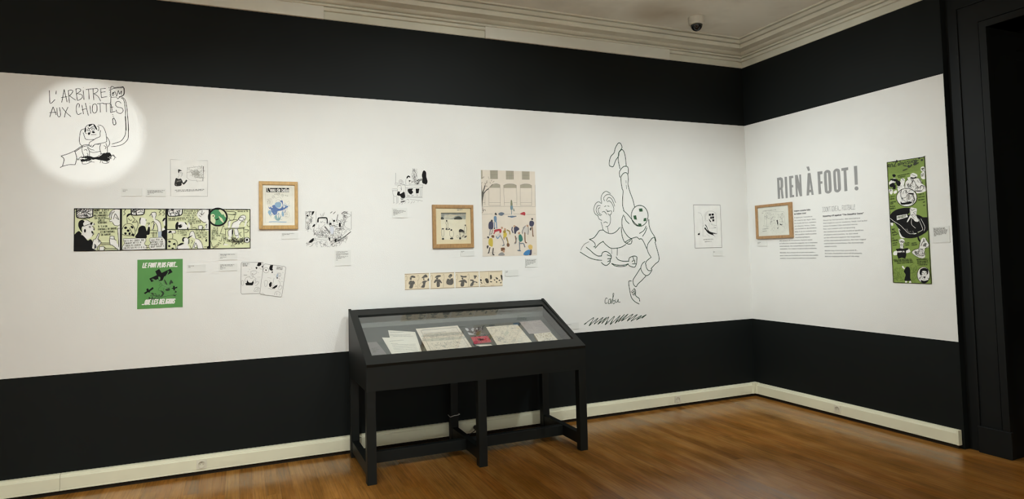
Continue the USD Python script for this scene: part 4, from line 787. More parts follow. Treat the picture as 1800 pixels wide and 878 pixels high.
# ---- courtyard poster
a = Art('poster', BACK, px_list((840, 290, 9.755), [(50, 90), (975, 112), (1015, 1560), (85, 1570)]), 'tall beige courtyard poster with a bare tree and children playing football', 'poster', thick=.002, pen=.72)
a.board(M('beige_poster_paper', (.68, .61, .515), .75, vary=.03, linear=True), 'poster_sheet')
a.z(840, 290, 9.755)
WIN = M('window_wash', (.36, .33, .25), .75, linear=True)
wins = [a.P(q, False) for q in ("52,92 78,92 80,240 55,240", "208,98 340,98 342,242 212,240", "480,105 612,108 615,248 483,245", "755,112 885,115 886,252 757,250")]
a.ink('windows', wins + [a.P("205,395 255,340 320,325 380,345 382,395", False), a.P("442,398 442,350 500,330 600,330 660,352 660,398", False), a.P("725,400 725,350 790,330 870,332 922,355 922,400", False)], WIN, 0)
a.ink('pencil_lines', [a.S("208,98 340,98;212,240 342,242;225,100 228,240;253,100 255,240;280,100 283,240;310,100 312,240;335,100 337,240;212,168 340,170;480,105 612,108;483,248 615,248;500,108 502,246;535,108 537,246;570,108 572,246;605,110 607,246;483,180 612,182;757,180 885,184;790,115 792,250;820,115 822,250;855,115 857,250;757,250 886,252;185,400 190,700;380,345 388,700;190,650 385,650;190,700 390,695;440,350 455,700;660,352 668,700;450,650 545,650;610,650 668,650;725,350 732,700;922,355 920,700;732,650 920,650;735,700 922,698;978,345 985,715;95,715 550,712;605,715 985,715;120,500 125,690;85,650 125,650;65,850 250,845;440,850 570,848;610,848 720,845;830,850 985,850", .003, False), a.S("205,395 255,340 320,325 380,345;442,355 500,330 600,330 660,352;725,350 790,330 870,332 922,355", .0045)], M('poster_pencil', (.24, .22, .18), .7, linear=True), 1)
a.ink('bare_tree', [a.P("62,300 75,470 100,400 115,350 130,360 112,420 95,480 150,420 180,405 190,415 140,450 105,500 92,560 80,640 80,730 95,790 85,800 70,700 62,560", False), a.S("180,405 215,370 250,335;120,350 150,300;130,360 160,370;80,790 120,770 130,790;70,830 90,800", .005), a.S("65,240 90,210;60,320 75,300;95,230 105,200;175,205 185,220;185,240 195,235;225,280 240,260;255,300 280,280;150,290 160,310;115,310 125,330;205,300 215,320;145,280 165,275", .004)], M('tree_ink', (.09, .085, .07), .7, linear=True), 2)
a.z(840, 370, 8.364)
def kid(parts):                               # coloured strokes and areas of one little figure
    return [a.P(t[2:], True) if t[0] == 'P' else a.S(t[2:], .0125) for t in parts]
CO = {'navy': (.045, .045, .085), 'denim': (.14, .24, .36), 'teal_green': (.030, .17, .13), 'yellow': (.55, .42, .06), 'red': (.40, .035, .045), 'brown': (.16, .075, .035), 'grey': (.27, .26, .25), 'skin': (.45, .27, .17), 'blue': (.05, .20, .42), 'ochre': (.33, .23, .04), 'slate': (.13, .16, .20), 'blond': (.62, .43, .13), 'dark': (.04, .035, .035), 'pale': (.56, .52, .47)}
FIG = {'navy': "P 190,160 215,165 225,200 218,275 165,275 155,225 165,180;P 530,245 560,235 600,260 605,285 570,310 555,345 535,335;P 765,160 800,155 825,180 820,215 800,240 765,230 755,200;P 755,605 785,575 792,600 785,655 750,655;S 505,250 500,290 515,330",
       'denim': "S 240,180 245,270;S 270,170 278,265;P 235,95 270,90 275,150 262,175 240,160;P 460,90 500,80 560,90 520,105 490,110;S 270,385 290,415 320,380",
       'teal_green': "P 600,370 630,355 655,400 655,445 620,465 600,430", 'yellow': "P 165,420 205,410 220,450 215,530 180,525 155,490;P 375,345 400,320 425,345 415,390 380,400",
       'red': "P 240,290 300,275 340,280 345,320 320,335 310,305 250,320;P 620,55 645,35 680,25 697,45 690,75 665,68;S 235,345 250,310", 'brown': "P 200,370 235,368 238,400 215,405 198,390;P 340,555 390,552 392,590 345,600 340,580;P 425,495 445,480 465,505 455,535 428,530;S 690,330 695,460 715,478;S 800,250 808,370 815,380;S 545,480 560,450 550,380",
       'grey': "P 300,662 330,625 365,620 392,662;S 330,370 370,450 385,515;S 410,400 430,450;S 570,405 560,480 540,490;S 690,240 655,300 655,340;S 735,220 742,300 735,355;S 665,260 700,230;S 185,280 170,365;S 215,290 205,340 190,350",
       'skin': "P 340,245 365,248 365,270 345,275;P 385,265 410,270 405,295 385,290;P 525,222 550,225 545,250 525,245;P 365,590 392,585 388,620 365,615;P 590,325 615,320 618,350 592,350;P 715,215 740,220 735,245 718,240",
       'blue': "P 672,655 690,610 740,582 765,590 750,655", 'ochre': "S 430,290 465,310 470,350;P 370,310 390,290 412,300 405,330 378,335;S 380,400 385,425;S 425,400 440,460 440,480",
       'slate': "P 300,50 340,30 380,40 385,55 350,80 315,70;S 610,470 615,590;S 620,490 670,490 690,540;P 575,590 610,582 635,600 600,602;S 445,90 490,95 560,88;S 365,520 385,510",
       'blond': "P 740,520 770,505 800,525 795,570 765,575 745,555", 'dark': "P 245,60 262,35 280,70;P 190,145 212,140 215,165 195,165;P 785,120 808,118 805,145 788,140;P 130,525 155,520 150,555 135,560;S 175,550 160,620 150,630;S 225,560 218,640 235,655;P 135,390 155,385 165,410 145,412;S 240,270 245,262;P 765,265 785,250 780,295 765,290",
       'pale': "P 270,370 325,335 335,365 290,410;S 785,165 770,190;P 670,260 715,250 735,330 690,350 665,310"}
for k, (c, t) in enumerate(FIG.items()):
    a.ink(c + '_print', kid(t.split(';')), M('poster_' + c, CO[c], .7, linear=True), 2 + (c in ('skin', 'dark', 'blond', 'red')) - (c == 'pale'))
a.ink('ground_marks', a.S("85,412 140,408;330,510 380,520;145,630 260,620;185,660 250,662;820,630 850,635;60,60 160,58", .003), a_grey := M('poster_grey_marks', (.38, .35, .30), .7, linear=True), 1)
a.z(840, 290, 9.755)
a.ink('fountain', [a.P("560,700 595,700 595,765 560,765"), a.S("575,770 580,850;615,755 620,790 605,780", .007)], M('fountain_blue', (.15, .24, .28), .7, linear=True), 3)
a.ink('fountain_figure', [a.P("565,610 582,612 592,690 560,695"), a.S("610,755 625,790", .008)], M('fountain_olive', (.20, .21, .13), .7, linear=True), 3)

# ---- four sepia cartoon cards in a row
SEP = M('sepia_card', (.71, .61, .44), .75, vary=.04, linear=True)
zz = (705, 470, 8.571)
QS = [("first", [(52, 97), (425, 90), (420, 330), (60, 345)]), ("second", [(440, 88), (803, 75), (800, 318), (440, 330)]), ("third", [(815, 75), (1172, 65), (1172, 300), (820, 315)]), ("last", [(1185, 63), (1525, 52), (1528, 287), (1185, 300)])]
FG = {0: ("65,150 75,130 90,150 85,200 65,200;75,205 70,320;240,150 255,120 270,150 262,195 245,195;255,200 255,315;120,165 150,150 190,160;185,240 235,290 205,295;110,245 130,215;320,160 360,140;270,265 320,225;400,210 425,170;270,270 290,305", "140,150 165,128 210,140 212,160 180,160;130,180 150,150 160,175 150,195;115,250 130,210 160,205 170,230 150,255 125,262;150,230 185,205 210,240 190,260 170,315 125,318 130,280;310,160 370,110 400,150 370,155 335,165;320,225 345,205 400,210 370,230 355,300 330,310 300,300 330,260;395,200 412,165 425,205;330,175 350,170 345,200"),
      1: ("450,150 460,120 475,145 468,205 452,205;462,210 462,310;628,130 640,105 650,130 648,190 630,190;640,195 640,305;505,225 520,190;590,205 610,235;690,240 685,260", "510,160 540,125 590,122 600,140 560,155;530,165 560,160 550,185 530,185;495,230 515,190 540,190 580,185 615,235 600,242 585,225 580,290 545,300 535,270 535,215 512,238;710,145 740,105 770,115 765,140 740,150;720,160 745,155 740,170;680,230 700,175 735,185 775,165 790,225 775,260 740,270 700,260"),
      2: ("825,140 840,108 852,135 848,185 830,185;840,190 840,300;1002,130 1015,100 1025,130 1020,180 1005,180;1015,185 1012,300;865,225 895,200;1150,160 1165,120;1090,270 1120,255", "895,125 940,135 985,132 980,155 930,155 905,150;910,165 935,160 930,190;865,220 900,200 950,185 985,210 990,240 970,235 955,225 945,285 905,292 895,260 905,225;1095,125 1135,128 1140,145 1100,145;1100,150 1130,150 1110,180;1038,190 1085,190 1100,210 1150,225 1140,240 1105,225 1080,280 1040,285 1050,250 1075,215 1045,205"),
      3: ("1320,70 1325,230;1340,80 1500,70;1515,80 1520,230;1240,200 1300,190 1320,250 1270,260 1240,210;1200,160 1215,150;1350,280 1400,270;1190,270 1270,285", "1188,190 1205,180 1215,205 1200,215;1195,225 1220,235 1218,252;1265,180 1305,175 1320,230 1290,240;1340,125 1360,120 1368,165 1345,185;1340,210 1375,220 1350,230;1395,185 1420,190 1408,205;1425,150 1455,165 1460,185 1435,180;1430,215 1450,220 1438,240;1465,200 1490,190 1490,210;1500,120 1525,130 1528,200 1510,180;1490,235 1512,225 1508,245")}
for k, (w, q) in enumerate(QS):
    a = Art('cartoon_card', BACK, px_list(zz, q), '%s from the left of four sepia cartoon cards above the showcase' % w, 'cartoon card', 'row of sepia cartoon cards', thick=.0015)
    a.board(SEP, 'card'); a.z(*zz)
    ed = a.rect.buffer(-.003, join_style=2)
    a.ink('pen_lines', [a.S(FG[k][0], .0035), a.hatch(FG[k][1].split(';')[2], 6, .006, .012, .002)] + [LineString([(a.u0, v), (a.u1, v)]).buffer(.0018) for v in (a.v0+.004, a.v1-.004)], M('sepia_line', (.22, .16, .10), .7, linear=True), 0)
    a.ink('wash_figures', [a.P(FG[k][1])], M('sepia_wash', (.105, .098, .085), .75, vary=.35, scale=90, linear=True) if k != 3 else M('sepia_black', (.05, .045, .035), .75, linear=True), 1)

# ---- outlined drawing of an archway
a = Art('drawing', BACK, px_list((1210, 350, 7.981), [(62, 75), (455, 85), (468, 685), (92, 697)]), 'outlined drawing of a figure falling past an arched niche, near the corner', 'drawing', thick=.0015)
a.z(1210, 350, 7.981)
a.board(M('drawing_paper', (.755, .745, .71), .75, linear=True), 'sheet')
a.ink('pen_lines', [LineString(list(a.rect.buffer(-.004, join_style=2).exterior.coords)).buffer(.0024), a.S("135,190 175,205 193,250 203,350 205,525;240,320 228,240 255,185 310,170 360,185 390,230 402,480;245,290 245,225 280,180;205,525 250,520;315,345 350,375 392,370;290,330 290,420;300,415 395,405;220,380 225,360;210,375 205,390;250,300 270,310;320,350 345,360 390,375;345,395 385,410;255,490 300,530;360,515 378,535;160,455 150,490", .0032), a.scr("212,578 350,570 13;232,608 325,600 12", .0028), a.E(375, 400, 6)], INK_GREY, 0)
a.ink('black_print', [a.P("287,210 317,208 317,236 288,238;326,206 356,205 356,233 326,235;306,250 326,248 326,278 308,280;330,246 358,244 358,276 330,278;335,287 362,285 362,315 338,317", False)] + [a.P("240,358 262,395 280,440 315,465 395,485 395,492 345,490 360,512 305,495 272,475 240,435 225,418 235,400 268,445 258,405 238,372"), a.P("132,495 150,480 160,490 155,505 138,505"), a.P("290,275 305,300 320,320 308,325 292,300")], INK, 1)

# ---- tall green strip poster on the right wall
z1, z2 = (1550, 268, 7.2), (1555, 385, 7.32)
a = Art('poster', RIGHT, px_list(z1, [(65, 115), (545, 68)]) + px_list(z2, [(612, 838), (120, 825)]), 'tall narrow green strip poster with a black football boot', 'poster', thick=.003, pen=.8)
a.board(M('olive_poster_paper', (.195, .285, .050), .65, vary=.05, linear=True), 'poster_sheet')
a.z(*z1)
wh = [a.P("95,380 130,345 165,325 185,360 150,400 120,440 100,430;95,470 135,470 140,510 120,535 98,510;150,500 185,480 192,510 160,525;240,345 275,325 295,350 285,400 290,460 245,465 235,400;200,420 240,410 240,480 210,500"),
      a.P("295,445 300,380 330,345 325,320 360,310 365,280 400,262 445,280 450,305 435,330 470,330 500,360 515,400 560,440 560,490 450,520 420,490 330,475"), a.E(318, 572, 130, 115), a.P("495,195 520,180 550,195 550,240 520,248 497,230"), a.P("500,262 545,255 552,330 520,340 498,320"), a.P("355,740 370,700 410,705 445,720 440,800 470,870 430,878 400,850 370,830 335,878 320,878 360,790"), a.P("140,790 175,765 190,800 180,850 150,830"), a.P("190,805 320,782 332,820 195,860", False)]
bk = [a.P("135,285 165,278 178,300 150,315;95,345 140,335 200,345 190,375 130,355;100,410 150,385 160,420 140,440 110,440;150,430 175,420 172,465 140,460;180,380 215,360 240,390 225,430 200,420;365,315 410,320 440,305 430,330 380,335;430,485 510,485 500,495 440,495;245,615 262,640 370,625 365,650 250,662;345,515 400,520 405,535 350,530"),
      a.P("100,850 110,790 170,735 260,708 350,705 380,740 330,790 440,790 500,810 580,870 590,890 90,890")]
ln = [a.S("330,345 300,380 295,445;470,330 515,400;400,340 430,400 440,460;360,420 400,360;340,440 380,420;470,450 510,420 555,440;380,280 430,300;250,480 245,560 300,620 360,625;300,480 350,540 340,600;400,540 420,600 390,650;250,590 330,560;120,410 180,420;380,740 420,720;370,830 400,850;400,760 440,800", .0036), a.E(318, 572, 130, 115, .0055)]
txt = [a.scr("200,305 360,270 9;210,320 300,305 8;110,575 175,560 16;110,600 170,590 12;115,640 180,630 12;112,660 150,655 12;112,695 170,690 14;112,725 185,712 16;470,545 535,535 16;465,575 545,565 10;465,610 550,600 10;525,640 555,630 10;528,680 555,672 10;200,825 315,800 8;200,840 310,818 8;505,215 540,205 10;505,285 540,278 8;505,305 540,300 8", .0026)]
title = [a.S("80,185 100,165 90,150 80,175 105,185;115,185 118,150 135,150 138,182;150,125 170,115 175,140 152,180 185,172;185,115 200,110 190,100 185,125 205,120;230,150 212,140 210,165 232,158;232,105 235,160;250,125 253,155;265,128 275,150 290,120;305,118 308,148;345,108 325,115 345,135 328,145;355,108 360,138;375,105 380,132;395,100 385,125 410,125 412,98 395,100;425,120 425,95 440,95 445,118", .0062), a.S("420,112 470,100;500,70 550,48", .006), a.P("270,160 320,170 315,180 280,172;330,165 345,160 360,170 375,150 385,165 350,195 330,188;270,225 325,205 320,216 275,235;400,150 420,125 440,115 440,130 470,125 460,140 415,165;462,70 485,62 488,80 470,85;495,95 515,85 525,100 505,112")]
for q in range(150, 250, 14): ln.append(a.S("75,%d 480,%d" % (q+20, q-20), .0008))
a.z(*z2)
wh += [a.P("80,20 110,60 105,90 82,80;180,125 205,115 230,170 268,235 240,250 200,230;265,110 300,125 340,160 405,185 390,200 330,190 285,170;530,90 555,40 553,85 535,105"), a.P("290,0 320,0 310,70 280,95 262,85;370,0 410,0 410,40 440,0 450,20 420,75 405,80 410,130 385,130 380,100 355,70"), a.P("185,290 200,258 240,262 260,295 240,320 240,385 200,385 200,330"), a.P("110,450 125,420 165,415 165,460 125,470;280,410 315,390 332,425 300,440 275,438"), a.P("465,280 490,245 530,255 575,340 560,370 520,385 515,440 520,490 480,510 430,495 355,440 380,400 440,380 450,340"), a.P("225,620 235,605 262,640 245,645;280,640 305,635 305,700 285,715 278,680;270,790 290,785 285,825 265,820;330,795 345,822 315,822"), a.E(503, 722, 82, 102)]
bk += [a.P("78,0 100,10 180,120 250,200 330,215 420,180 520,140 560,80 560,-20 80,-20 70,-10", False), a.P("130,105 180,130 200,180 240,235 330,250 420,235 500,195 560,140 562,60 480,150 420,190 330,205 240,170"), a.P("405,130 420,130 440,240 465,290 455,300 430,270", False), a.P("145,390 200,380 245,385 300,375 308,395 275,410 280,470 265,512 220,498 180,515 162,470 165,420", False), a.P("262,650 280,620 310,620 328,655 330,760 340,795 262,798 262,760 272,720 250,680"), a.P("452,690 465,650 510,632 555,650 562,690 550,720 540,680 500,670 480,680 475,730 460,720;500,745 530,745 515,765;470,790 510,800 560,790 550,815 510,830 475,815;480,690 500,688 500,695;520,688 540,688 540,696"), a.hatch("195,415 265,412 262,435 198,438", 4, .004, .01, .003)]
wl = [a.S("60,-20 120,30 200,80 250,130;350,-20 350,70 400,120;440,0 490,120 480,150 430,170;470,0 520,100 510,155;250,130 320,190 410,185", .004), a.scr("170,435 270,430 16", .004)]
gy = [a.P("390,430 420,420 420,465 400,460;500,330 530,310 535,345 505,355"), a.hatch("430,400 515,395 515,470 435,475", 30, .012, .03, .003), a.hatch("270,125 390,180 330,190 285,165", 14, .01, .02, .0025), a.hatch("195,285 250,285 240,370 205,360", 8, .01, .02, .0025)]
ln += [a.S("465,280 450,340 440,380 380,400 355,440 430,495 480,510;530,255 575,340 520,385;470,350 490,300 520,290;180,290 255,295;205,330 235,335;445,770 480,740;555,760 580,780;100,130 180,200", .0036), a.E(503, 722, 82, 102, .004)]
txt += [a.scr("98,150 130,140 20;100,190 150,180 18;105,215 170,205 10;105,262 125,258 20;105,292 175,282 18;108,320 170,312 10;110,345 165,338 8;270,325 325,315 14;270,345 320,338 10;350,325 420,315 14;350,345 425,335 10;120,540 350,528 14;130,555 360,545 12;165,578 370,565 12;415,535 570,525 14;425,558 560,550 12;420,580 570,572 12;430,600 560,595 10", .0026)]
shade = a.hatch("130,640 250,640 240,810 130,800", 46, .015, .05, .003), a.hatch("330,590 410,600 420,800 350,800", 40, .015, .05, .003)
cl = a.rect.buffer(.0)
a.z(*z1)
ln += [a.hatch("300,350 370,300 480,340 540,440 440,480 320,470", 26, .012, .04, .0022, (40, 140)), a.hatch("95,350 190,330 230,400 200,480 100,500", 22, .008, .025, .0022), a.hatch("230,500 300,470 400,500 420,600 330,660 240,620", 24, .012, .04, .0022, (20, 120)), a.hatch("365,710 440,720 440,830 370,830", 10, .01, .03, .0022), a.hatch("240,340 290,330 285,460 240,460", 8, .01, .03, .0022), a.S("520,200 530,210 515,225;510,215 535,235", .004)]
a.z(*z2)
ln += [a.hatch("380,400 450,380 520,400 510,480 430,490", 14, .01, .03, .0022), a.hatch("470,270 530,260 560,340 500,380", 10, .01, .03, .0022), a.hatch("200,270 250,270 245,370 205,370", 10, .008, .02, .0022), a.hatch("440,680 560,680 550,780 460,780", 12, .008, .02, .002)]
a.ink('grass_texture', list(shade), M('poster_olive_dark', (.11, .17, .025), .7, linear=True), 0)
a.ink('white_print', [unary_union(wh)], WHITE_INK, 1); a.ink('black_print', bk, INK, 2); a.ink('grey_print', gy, INK_GREY, 3)
a.ink('figure_over_boot', [unary_union(wh[5:6] + wh[7:8]).intersection(a.rect)], WHITE_INK, 3)
a.ink('white_lines', wl, WHITE_INK, 4)
a.ink('pen_lines', ln + [a.rect.buffer(-.001).exterior.buffer(.003)], INK, 5); a.ink('small_lettering', txt, M('poster_olive_ink', (.05, .075, .012), .7, linear=True), 4)
a.ink('title_lettering', title, M('poster_title_ink', (.015, .022, .006), .6, linear=True), 4, clip=a.rect.buffer(.03))

# ---- printed title and texts on the right wall
z = (1355, 280, 10.909)
a = Art('wall_lettering', RIGHT, px_list(z, [(120, 350), (1680, 130), (1680, 600), (130, 760)]), 'large grey condensed title lettering on the right wall', 'lettering')
a.z(*z)
GREY_V = M('grey_vinyl', (.27, .268, .262), .5, linear=True)
LET = {'letter_r': ("118,362 190,348 225,365 236,420 238,520 225,565 248,752 206,758 190,585 178,588 178,760 136,764", "162,405 180,400 186,430 188,520 184,548 172,552"), 'letter_i': ("262,342 308,337 326,745 284,749", None),
       'letter_e': ("348,327 428,317 432,362 396,367 402,498 426,495 430,540 404,544 410,690 445,685 449,728 364,738", None), 'letter_n': ("462,308 515,302 552,470 545,297 578,293 600,710 556,716 510,540 520,718 482,722", None),
       'letter_a': ("706,272 760,264 822,684 782,690 774,634 736,640 734,694 686,700", "742,590 768,586 752,440"), 'grave_accent': ("682,148 732,140 752,218 714,228", None), 'letter_f': ("893,242 988,230 990,284 946,292 952,428 988,424 990,468 954,475 968,668 916,674", None),
       'letter_o': ("1018,300 1030,240 1078,208 1130,222 1150,280 1166,560 1155,630 1105,660 1055,645 1034,590", "1070,290 1082,265 1096,285 1112,580 1100,605 1086,590"), 'letter_o_': ("1196,278 1208,218 1255,182 1310,196 1328,254 1344,535 1332,605 1280,638 1232,622 1212,566", "1244,265 1258,240 1272,258 1288,552 1276,580 1262,562"),
       'letter_t': ("1352,176 1482,155 1484,208 1446,216 1468,610 1412,618 1395,222 1354,226", None), 'exclamation_mark': ("1592,136 1654,128 1668,488 1612,494", None)}
def soft(g, r): return g.buffer(-r, 2).buffer(2*r, 3).buffer(-r, 3)
for nm, (o, i) in LET.items():
    g = a.P(o, nm.startswith('letter_o'))
    if i: g = g.difference(a.P(i, nm.startswith('letter_o')))
    a.ink(nm.rstrip('_'), g, GREY_V, clip=False)
a.ink('exclamation_dot', a.E(1643, 562, 37, 39), GREY_V, clip=False)

TXT = M('text_vinyl', (.105, .105, .105), .5, linear=True)
TXTB = M('bold_text_vinyl', (.06, .06, .06), .5, linear=True)
def para(name, label, z, lines, m, h=.0115, quad=None):
    xs = [l[1] for l in lines] + [l[3] for l in lines]; ys = [l[2] for l in lines] + [l[4] for l in lines]
    a = Art(name, RIGHT, px_list(z, quad or [(min(xs), min(ys)), (max(xs), min(ys)), (max(xs), max(ys)), (min(xs), max(ys))]), label, 'lettering')
    a.z(*z)
    for l in lines:
        t, x0, y0, x1, y1 = l[:5]; bold = len(l) > 5 and l[5]; hh = l[6] if len(l) > 6 else h
        p, q = a.pt(x0, y0), a.pt(x1, y1)
        g = raster_text(t, hh, 2 if bold else 0, 44)
        v = (p[1]+q[1])/2                      # text lines are level on the wall
        g = affinity.scale(g, (q[0]-p[0])/(g.bounds[2]-g.bounds[0]), 1, origin=(0, 0))
        a.ink('heading_line' if bold else 'text_line', affinity.translate(g, p[0]-g.bounds[0], v), GREY_V if hh > .04 else TXTB if bold else m, clip=False)
ze = (1430, 355, 8.36)
para('wall_text', 'English text block in dark grey letters under a small grey heading', ze, [
    ("I DON'T GIVE A...  FOOTBALL!!", 132, 151, 612, 115, 0, .048),
    ("Squaring off against \u201cThe Beautiful Game\u201d", 136, 222, 738, 180, True, .0135),
    ("Struck by the barracks-like atmosphere", 142, 282, 685, 248), ("that reigns in soccer stadiums, fields and locker", 144, 325, 792, 286), ("rooms included, Cabu detested soccer.", 146, 366, 655, 340),
    ("But, not content with lampooning", 148, 408, 608, 388), ("the intellectual and philosophical qualities", 150, 452, 732, 426), ("of players and coaches, he also went", 152, 496, 652, 474),
    ("on the offensive against the magnates", 154, 538, 685, 520), ("of this international business, the ever vaguer", 156, 580, 775, 563), ("marketable competitions, the increasingly", 158, 622, 735, 610), ("violent events.", 162, 666, 345, 663),
    ("World Cup, Euro Cup, you name it...", 166, 728, 652, 722), ("for Cabu, footballers were all bit players.", 166, 770, 717, 765), ("And he \u201creplayed the match\u201d his way.", 168, 812, 675, 810)], TXT,
    quad=[(130, 90), (790, 60), (790, 810), (165, 815)])
zf = (1320, 345, 7.636)
para('wall_text', 'French text block in dark grey letters beside and under the tan oak frame', zf, [
    ("Guerre ouverte faite", 578, 212, 798, 190, True, .0135), ("au ballon rond", 580, 250, 738, 237, True, .0135),
    ("Frapp\u00e9 par l'ambiance", 582, 299, 822, 280), ("de caserne qui r\u00e8gne dans", 584, 338, 868, 316), ("les stades de foot, vestiaires", 586, 376, 874, 355), ("et tribunes inclus, Cabu", 588, 413, 862, 396),
    ("a le football en abomination.", 590, 449, 882, 432), ("Mais il ne se contente pas", 592, 487, 874, 474), ("des qualit\u00e9s intellectuelles", 594, 524, 880, 513), ("et philosophiques", 596, 563, 790, 556),
    ("des joueurs et entra\u00eeneurs, il passe aussi", 384, 607, 820, 595), ("\u00e0 l'offensive contre les magnats de ce business", 386, 645, 892, 632), ("international, les comp\u00e9titions toujours plus", 388, 682, 862, 670), ("rentables, les enjeux toujours plus violents.", 390, 718, 886, 708),
    ("Mondial, Euro, Coupe de ce que vous voulez...", 392, 767, 868, 763), ("pour Cabu, les footballeurs sont tous des petits", 392, 806, 902, 801), ("joueurs. Et lui \u00ab refait le match \u00bb \u00e0 sa mani\u00e8re.", 394, 842, 878, 840)], TXT,
    quad=[(384, 190), (900, 190), (900, 840), (390, 842)])

# ------------------------------------------------------------------ documents lying in the showcase
UPS = np.array([0, SYB-SYF, ZK-ZF])/LIDL
TRAY = Plane(np.array([0, SYF, ZF-DROP]), (1, 0, 0), UPS)
def sheet(name, z, quad, label, cat, m, lift=.0, thick=.0012, grp=None):
    a = Art(name, TRAY, px_list(z, quad), label, cat, grp, thick=thick, off0=lift+.0006)
    a.z(*z)
    a.poly = Polygon([TRAY.px(z[0]+x/z[2], z[1]+y/z[2], lift+.001) for x, y in quad])
    a.board(m, 'sheet', a.poly)
    return a
YPAP = M('yellowed_paper', (.78, .70, .58), .75, vary=.04, linear=True)
WPAP = M('typing_paper', (.82, .77, .68), .75, vary=.03, linear=True)
zs = (640, 560, 10.975)
a = sheet('letter_sheet', zs, [(462, 232), (985, 265), (1110, 640), (560, 640)], 'upper typed letter sheet lying askew at the left in the showcase', 'letter', WPAP)
a.ink('typed_lines', a.scr("505,275 770,270 12;500,330 900,320 8;560,350 950,345 8", .002), INK_GREY, clip=a.poly)
a = sheet('letter_sheet', zs, [(345, 372), (985, 385), (1130, 740), (560, 740)], 'lower typed letter sheet at the left in the showcase, overlapping the other', 'letter', WPAP, lift=.0035)
a.ink('typed_lines', a.scr("500,448 770,425 14;520,495 650,490 8;540,520 1000,505 8;550,550 1010,535 8;560,580 1020,565 8;570,605 1030,595 8;590,640 1040,625 8", .002), INK_GREY, clip=a.poly)
a.ink('second_sheet', a.P("445,400 900,385 985,400 1130,740 640,740", False), M('typing_paper_bright', (.83, .79, .70), .75, vary=.02, linear=True), -.4, clip=a.poly)
a = sheet('drawing_sheet', (720, 560, 10.975), [(118, 205), (925, 140), (1270, 660), (400, 760)], 'large bordered ink drawing sheet in the showcase, raised on a block', 'drawing', M('drawing_sheet_paper', (.79, .71, .61), .75, vary=.04, linear=True), lift=.022)
a.ink('border_rule', a.S("215,235 900,178 1210,650;215,235 480,760", .0035, False), INK_SOFT, clip=a.poly)
a.ink('ink_figures', [a.hatch("290,320 960,270 1010,380 340,420", 130, .008, .03, .0025), a.hatch("400,490 1080,440 1120,560 450,620", 60, .008, .03, .003), a.hatch("440,480 900,440 920,500 500,540", 40, .008, .03, .003), a.scr("240,235 560,215 18;270,300 700,262 8", .003), a.hatch("610,390 690,390 680,420 620,420", 8, .01, .02, .005), a.hatch("600,500 700,500 710,560 620,550", 12, .01, .03, .005)], INK_PALE, 1, clip=a.poly)
a.ink('tone_bands', [a.P("290,325 950,275 970,315 310,360", True), a.P("320,400 1000,350 1020,395 345,445", True)], M('sheet_tone', (.58, .55, .48), .75, vary=.2, scale=60, linear=True), 0, clip=a.poly)
p3 = np.array([TRAY.px(720+x/10.975, 560+y/10.975, .022) for x, y in ((250, 250), (860, 200), (1130, 640), (480, 700))])
solo('support_block', TRAY.solid(Polygon(p3), .0006, .0216), CASE_DARK, 'dark block added to lift the large bordered drawing sheet so it casts a shadow', 'added block')  # added block, so the lifted sheet throws a shadow on the board
zp = (800, 555, 10.329)
a = sheet('photograph', zp, [(175, 232), (490, 205), (560, 345), (255, 358)], 'dark glossy photograph above the red card in the showcase', 'photograph', M('photo_dark', (.05, .045, .045), .3, vary=.5, scale=30, linear=True))
a.ink('pale_areas', [a.P("178,235 225,235 250,270 225,285 200,265;225,310 280,320 345,350 265,355;380,235 410,232 400,262;300,240 345,232 330,290 300,275", True), a.hatch("260,230 480,215 520,330 330,340", 26, .01, .04, .004)], M('photo_pale', (.48, .48, .50), .35, vary=.2, linear=True), clip=a.poly)
a.ink('brown_area', [a.P("370,275 420,270 440,330 380,330", True)], M('photo_brown', (.09, .04, .035), .4, linear=True), 1, clip=a.poly)
a = sheet('red_card', zp, [(285, 395), (585, 370), (665, 482), (348, 522)], 'red card with a small black emblem in the showcase', 'card', M('red_card_print', (.50, .035, .065), .6, vary=.15, scale=40, linear=True))
a.ink('black_emblem', [a.P("400,430 440,415 470,425 515,420 530,440 500,440 520,460 480,448 470,470 450,450 420,465 430,445", False)], INK, clip=a.poly)
a = sheet('white_slip', zp, [(360, 535), (650, 528), (720, 570), (700, 640), (375, 640)][:4], 'small white slip partly hidden by the front rail, below the red card', 'slip of paper', WPAP, lift=.004)
a.ink('mark', a.scr("385,562 402,560 14", .003), INK, clip=a.poly)
a = sheet('drawing_sheet', zp, [(560, 210), (1130, 165), (1410, 500), (800, 600)], 'cream sheet with a busy pen drawing, right of the red card', 'drawing', YPAP, lift=.004)
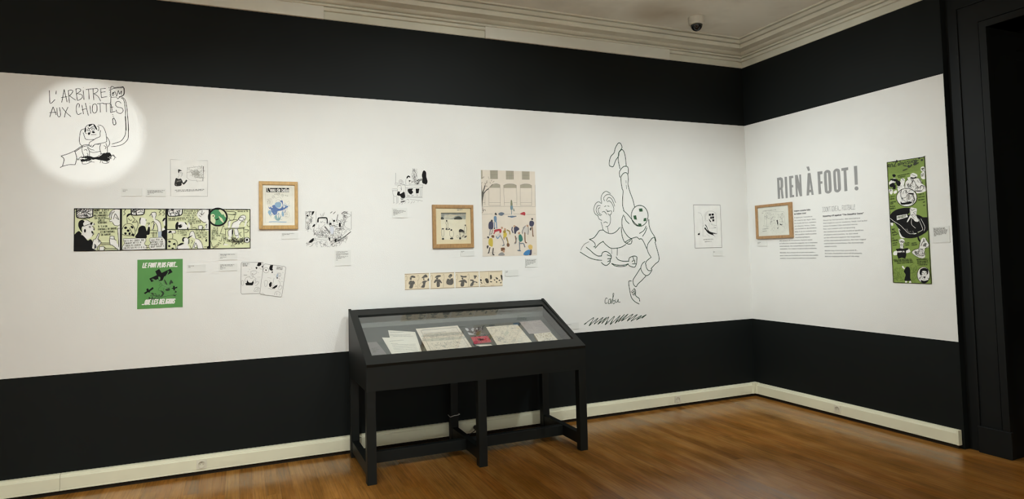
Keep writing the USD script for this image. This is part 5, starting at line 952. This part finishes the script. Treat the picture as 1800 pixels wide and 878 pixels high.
a.ink('pen_lines', [a.hatch("600,240 1120,190 1280,430 820,490", 230, .008, .03, .0022), a.hatch("770,410 900,400 920,480 800,480", 40, .008, .025, .004), a.S("640,225 1100,185;1060,230 1150,235 1165,270 1080,270;820,500 1250,465", .002)], INK_PALE, clip=a.poly)
zn = (900, 545, 10.973)
a = sheet('newspaper_page', zn, [(140, 235), (550, 197), (760, 430), (335, 470)], 'greyish pink newspaper page in the upper right of the showcase', 'newspaper', M('pink_newsprint', (.42, .36, .34), .8, vary=.06, linear=True), lift=.004)
a.ink('newsprint', [a.scr("240,240 470,225 14;220,265 330,258 6;230,285 340,278 6;245,305 355,298 6;260,325 365,318 6;275,345 380,338 6;290,365 390,358 6;400,260 560,250 6;415,285 590,275 6;430,305 610,295 6;450,330 630,318 6;470,355 650,342 6;490,380 670,366 6;505,405 690,390 6", .0018), a.S("335,270 430,420", .0025)], M('newsprint_ink', (.27, .22, .22), .8, linear=True), clip=a.poly)
q = [(420, 465), (745, 432), (900, 600), (535, 650)]
a = Art('booklet', TRAY, px_list(zn, q), 'thick yellowed booklet in front of the newspaper page in the showcase', 'booklet', thick=.0)
a.z(*zn); a.poly = Polygon([TRAY.px(zn[0]+x/zn[2], zn[1]+y/zn[2], .022) for x, y in q])
a.part('page_block', TRAY.solid(a.poly.buffer(-.002, join_style=2), .0006, .0206), M('page_edges', (.70, .62, .46), .8, linear=True))
a.off0, a.surf = .0212, .0225
a.board(YPAP, 'cover', a.poly)
a.ink('cover_print', [a.hatch("470,480 720,450 760,520 540,550", 60, .008, .02, .004)], M('olive_print', (.36, .27, .11), .8, linear=True), clip=a.poly)
a.ink('grey_print', [a.hatch("560,560 780,535 800,590 590,610", 36, .008, .02, .003)], INK_GREY, clip=a.poly)
a = sheet('caption_card', zs, [(60, 470), (240, 455), (440, 700), (150, 740)], 'grey caption card in the lower left corner of the showcase', 'caption', M('grey_caption', (.20, .185, .18), .8, linear=True))
a.ink('printed_text', a.scr("150,590 260,575 10;160,615 290,600 8;165,640 280,628 8;170,660 230,655 8", .0016), INK_SOFT, clip=a.poly)
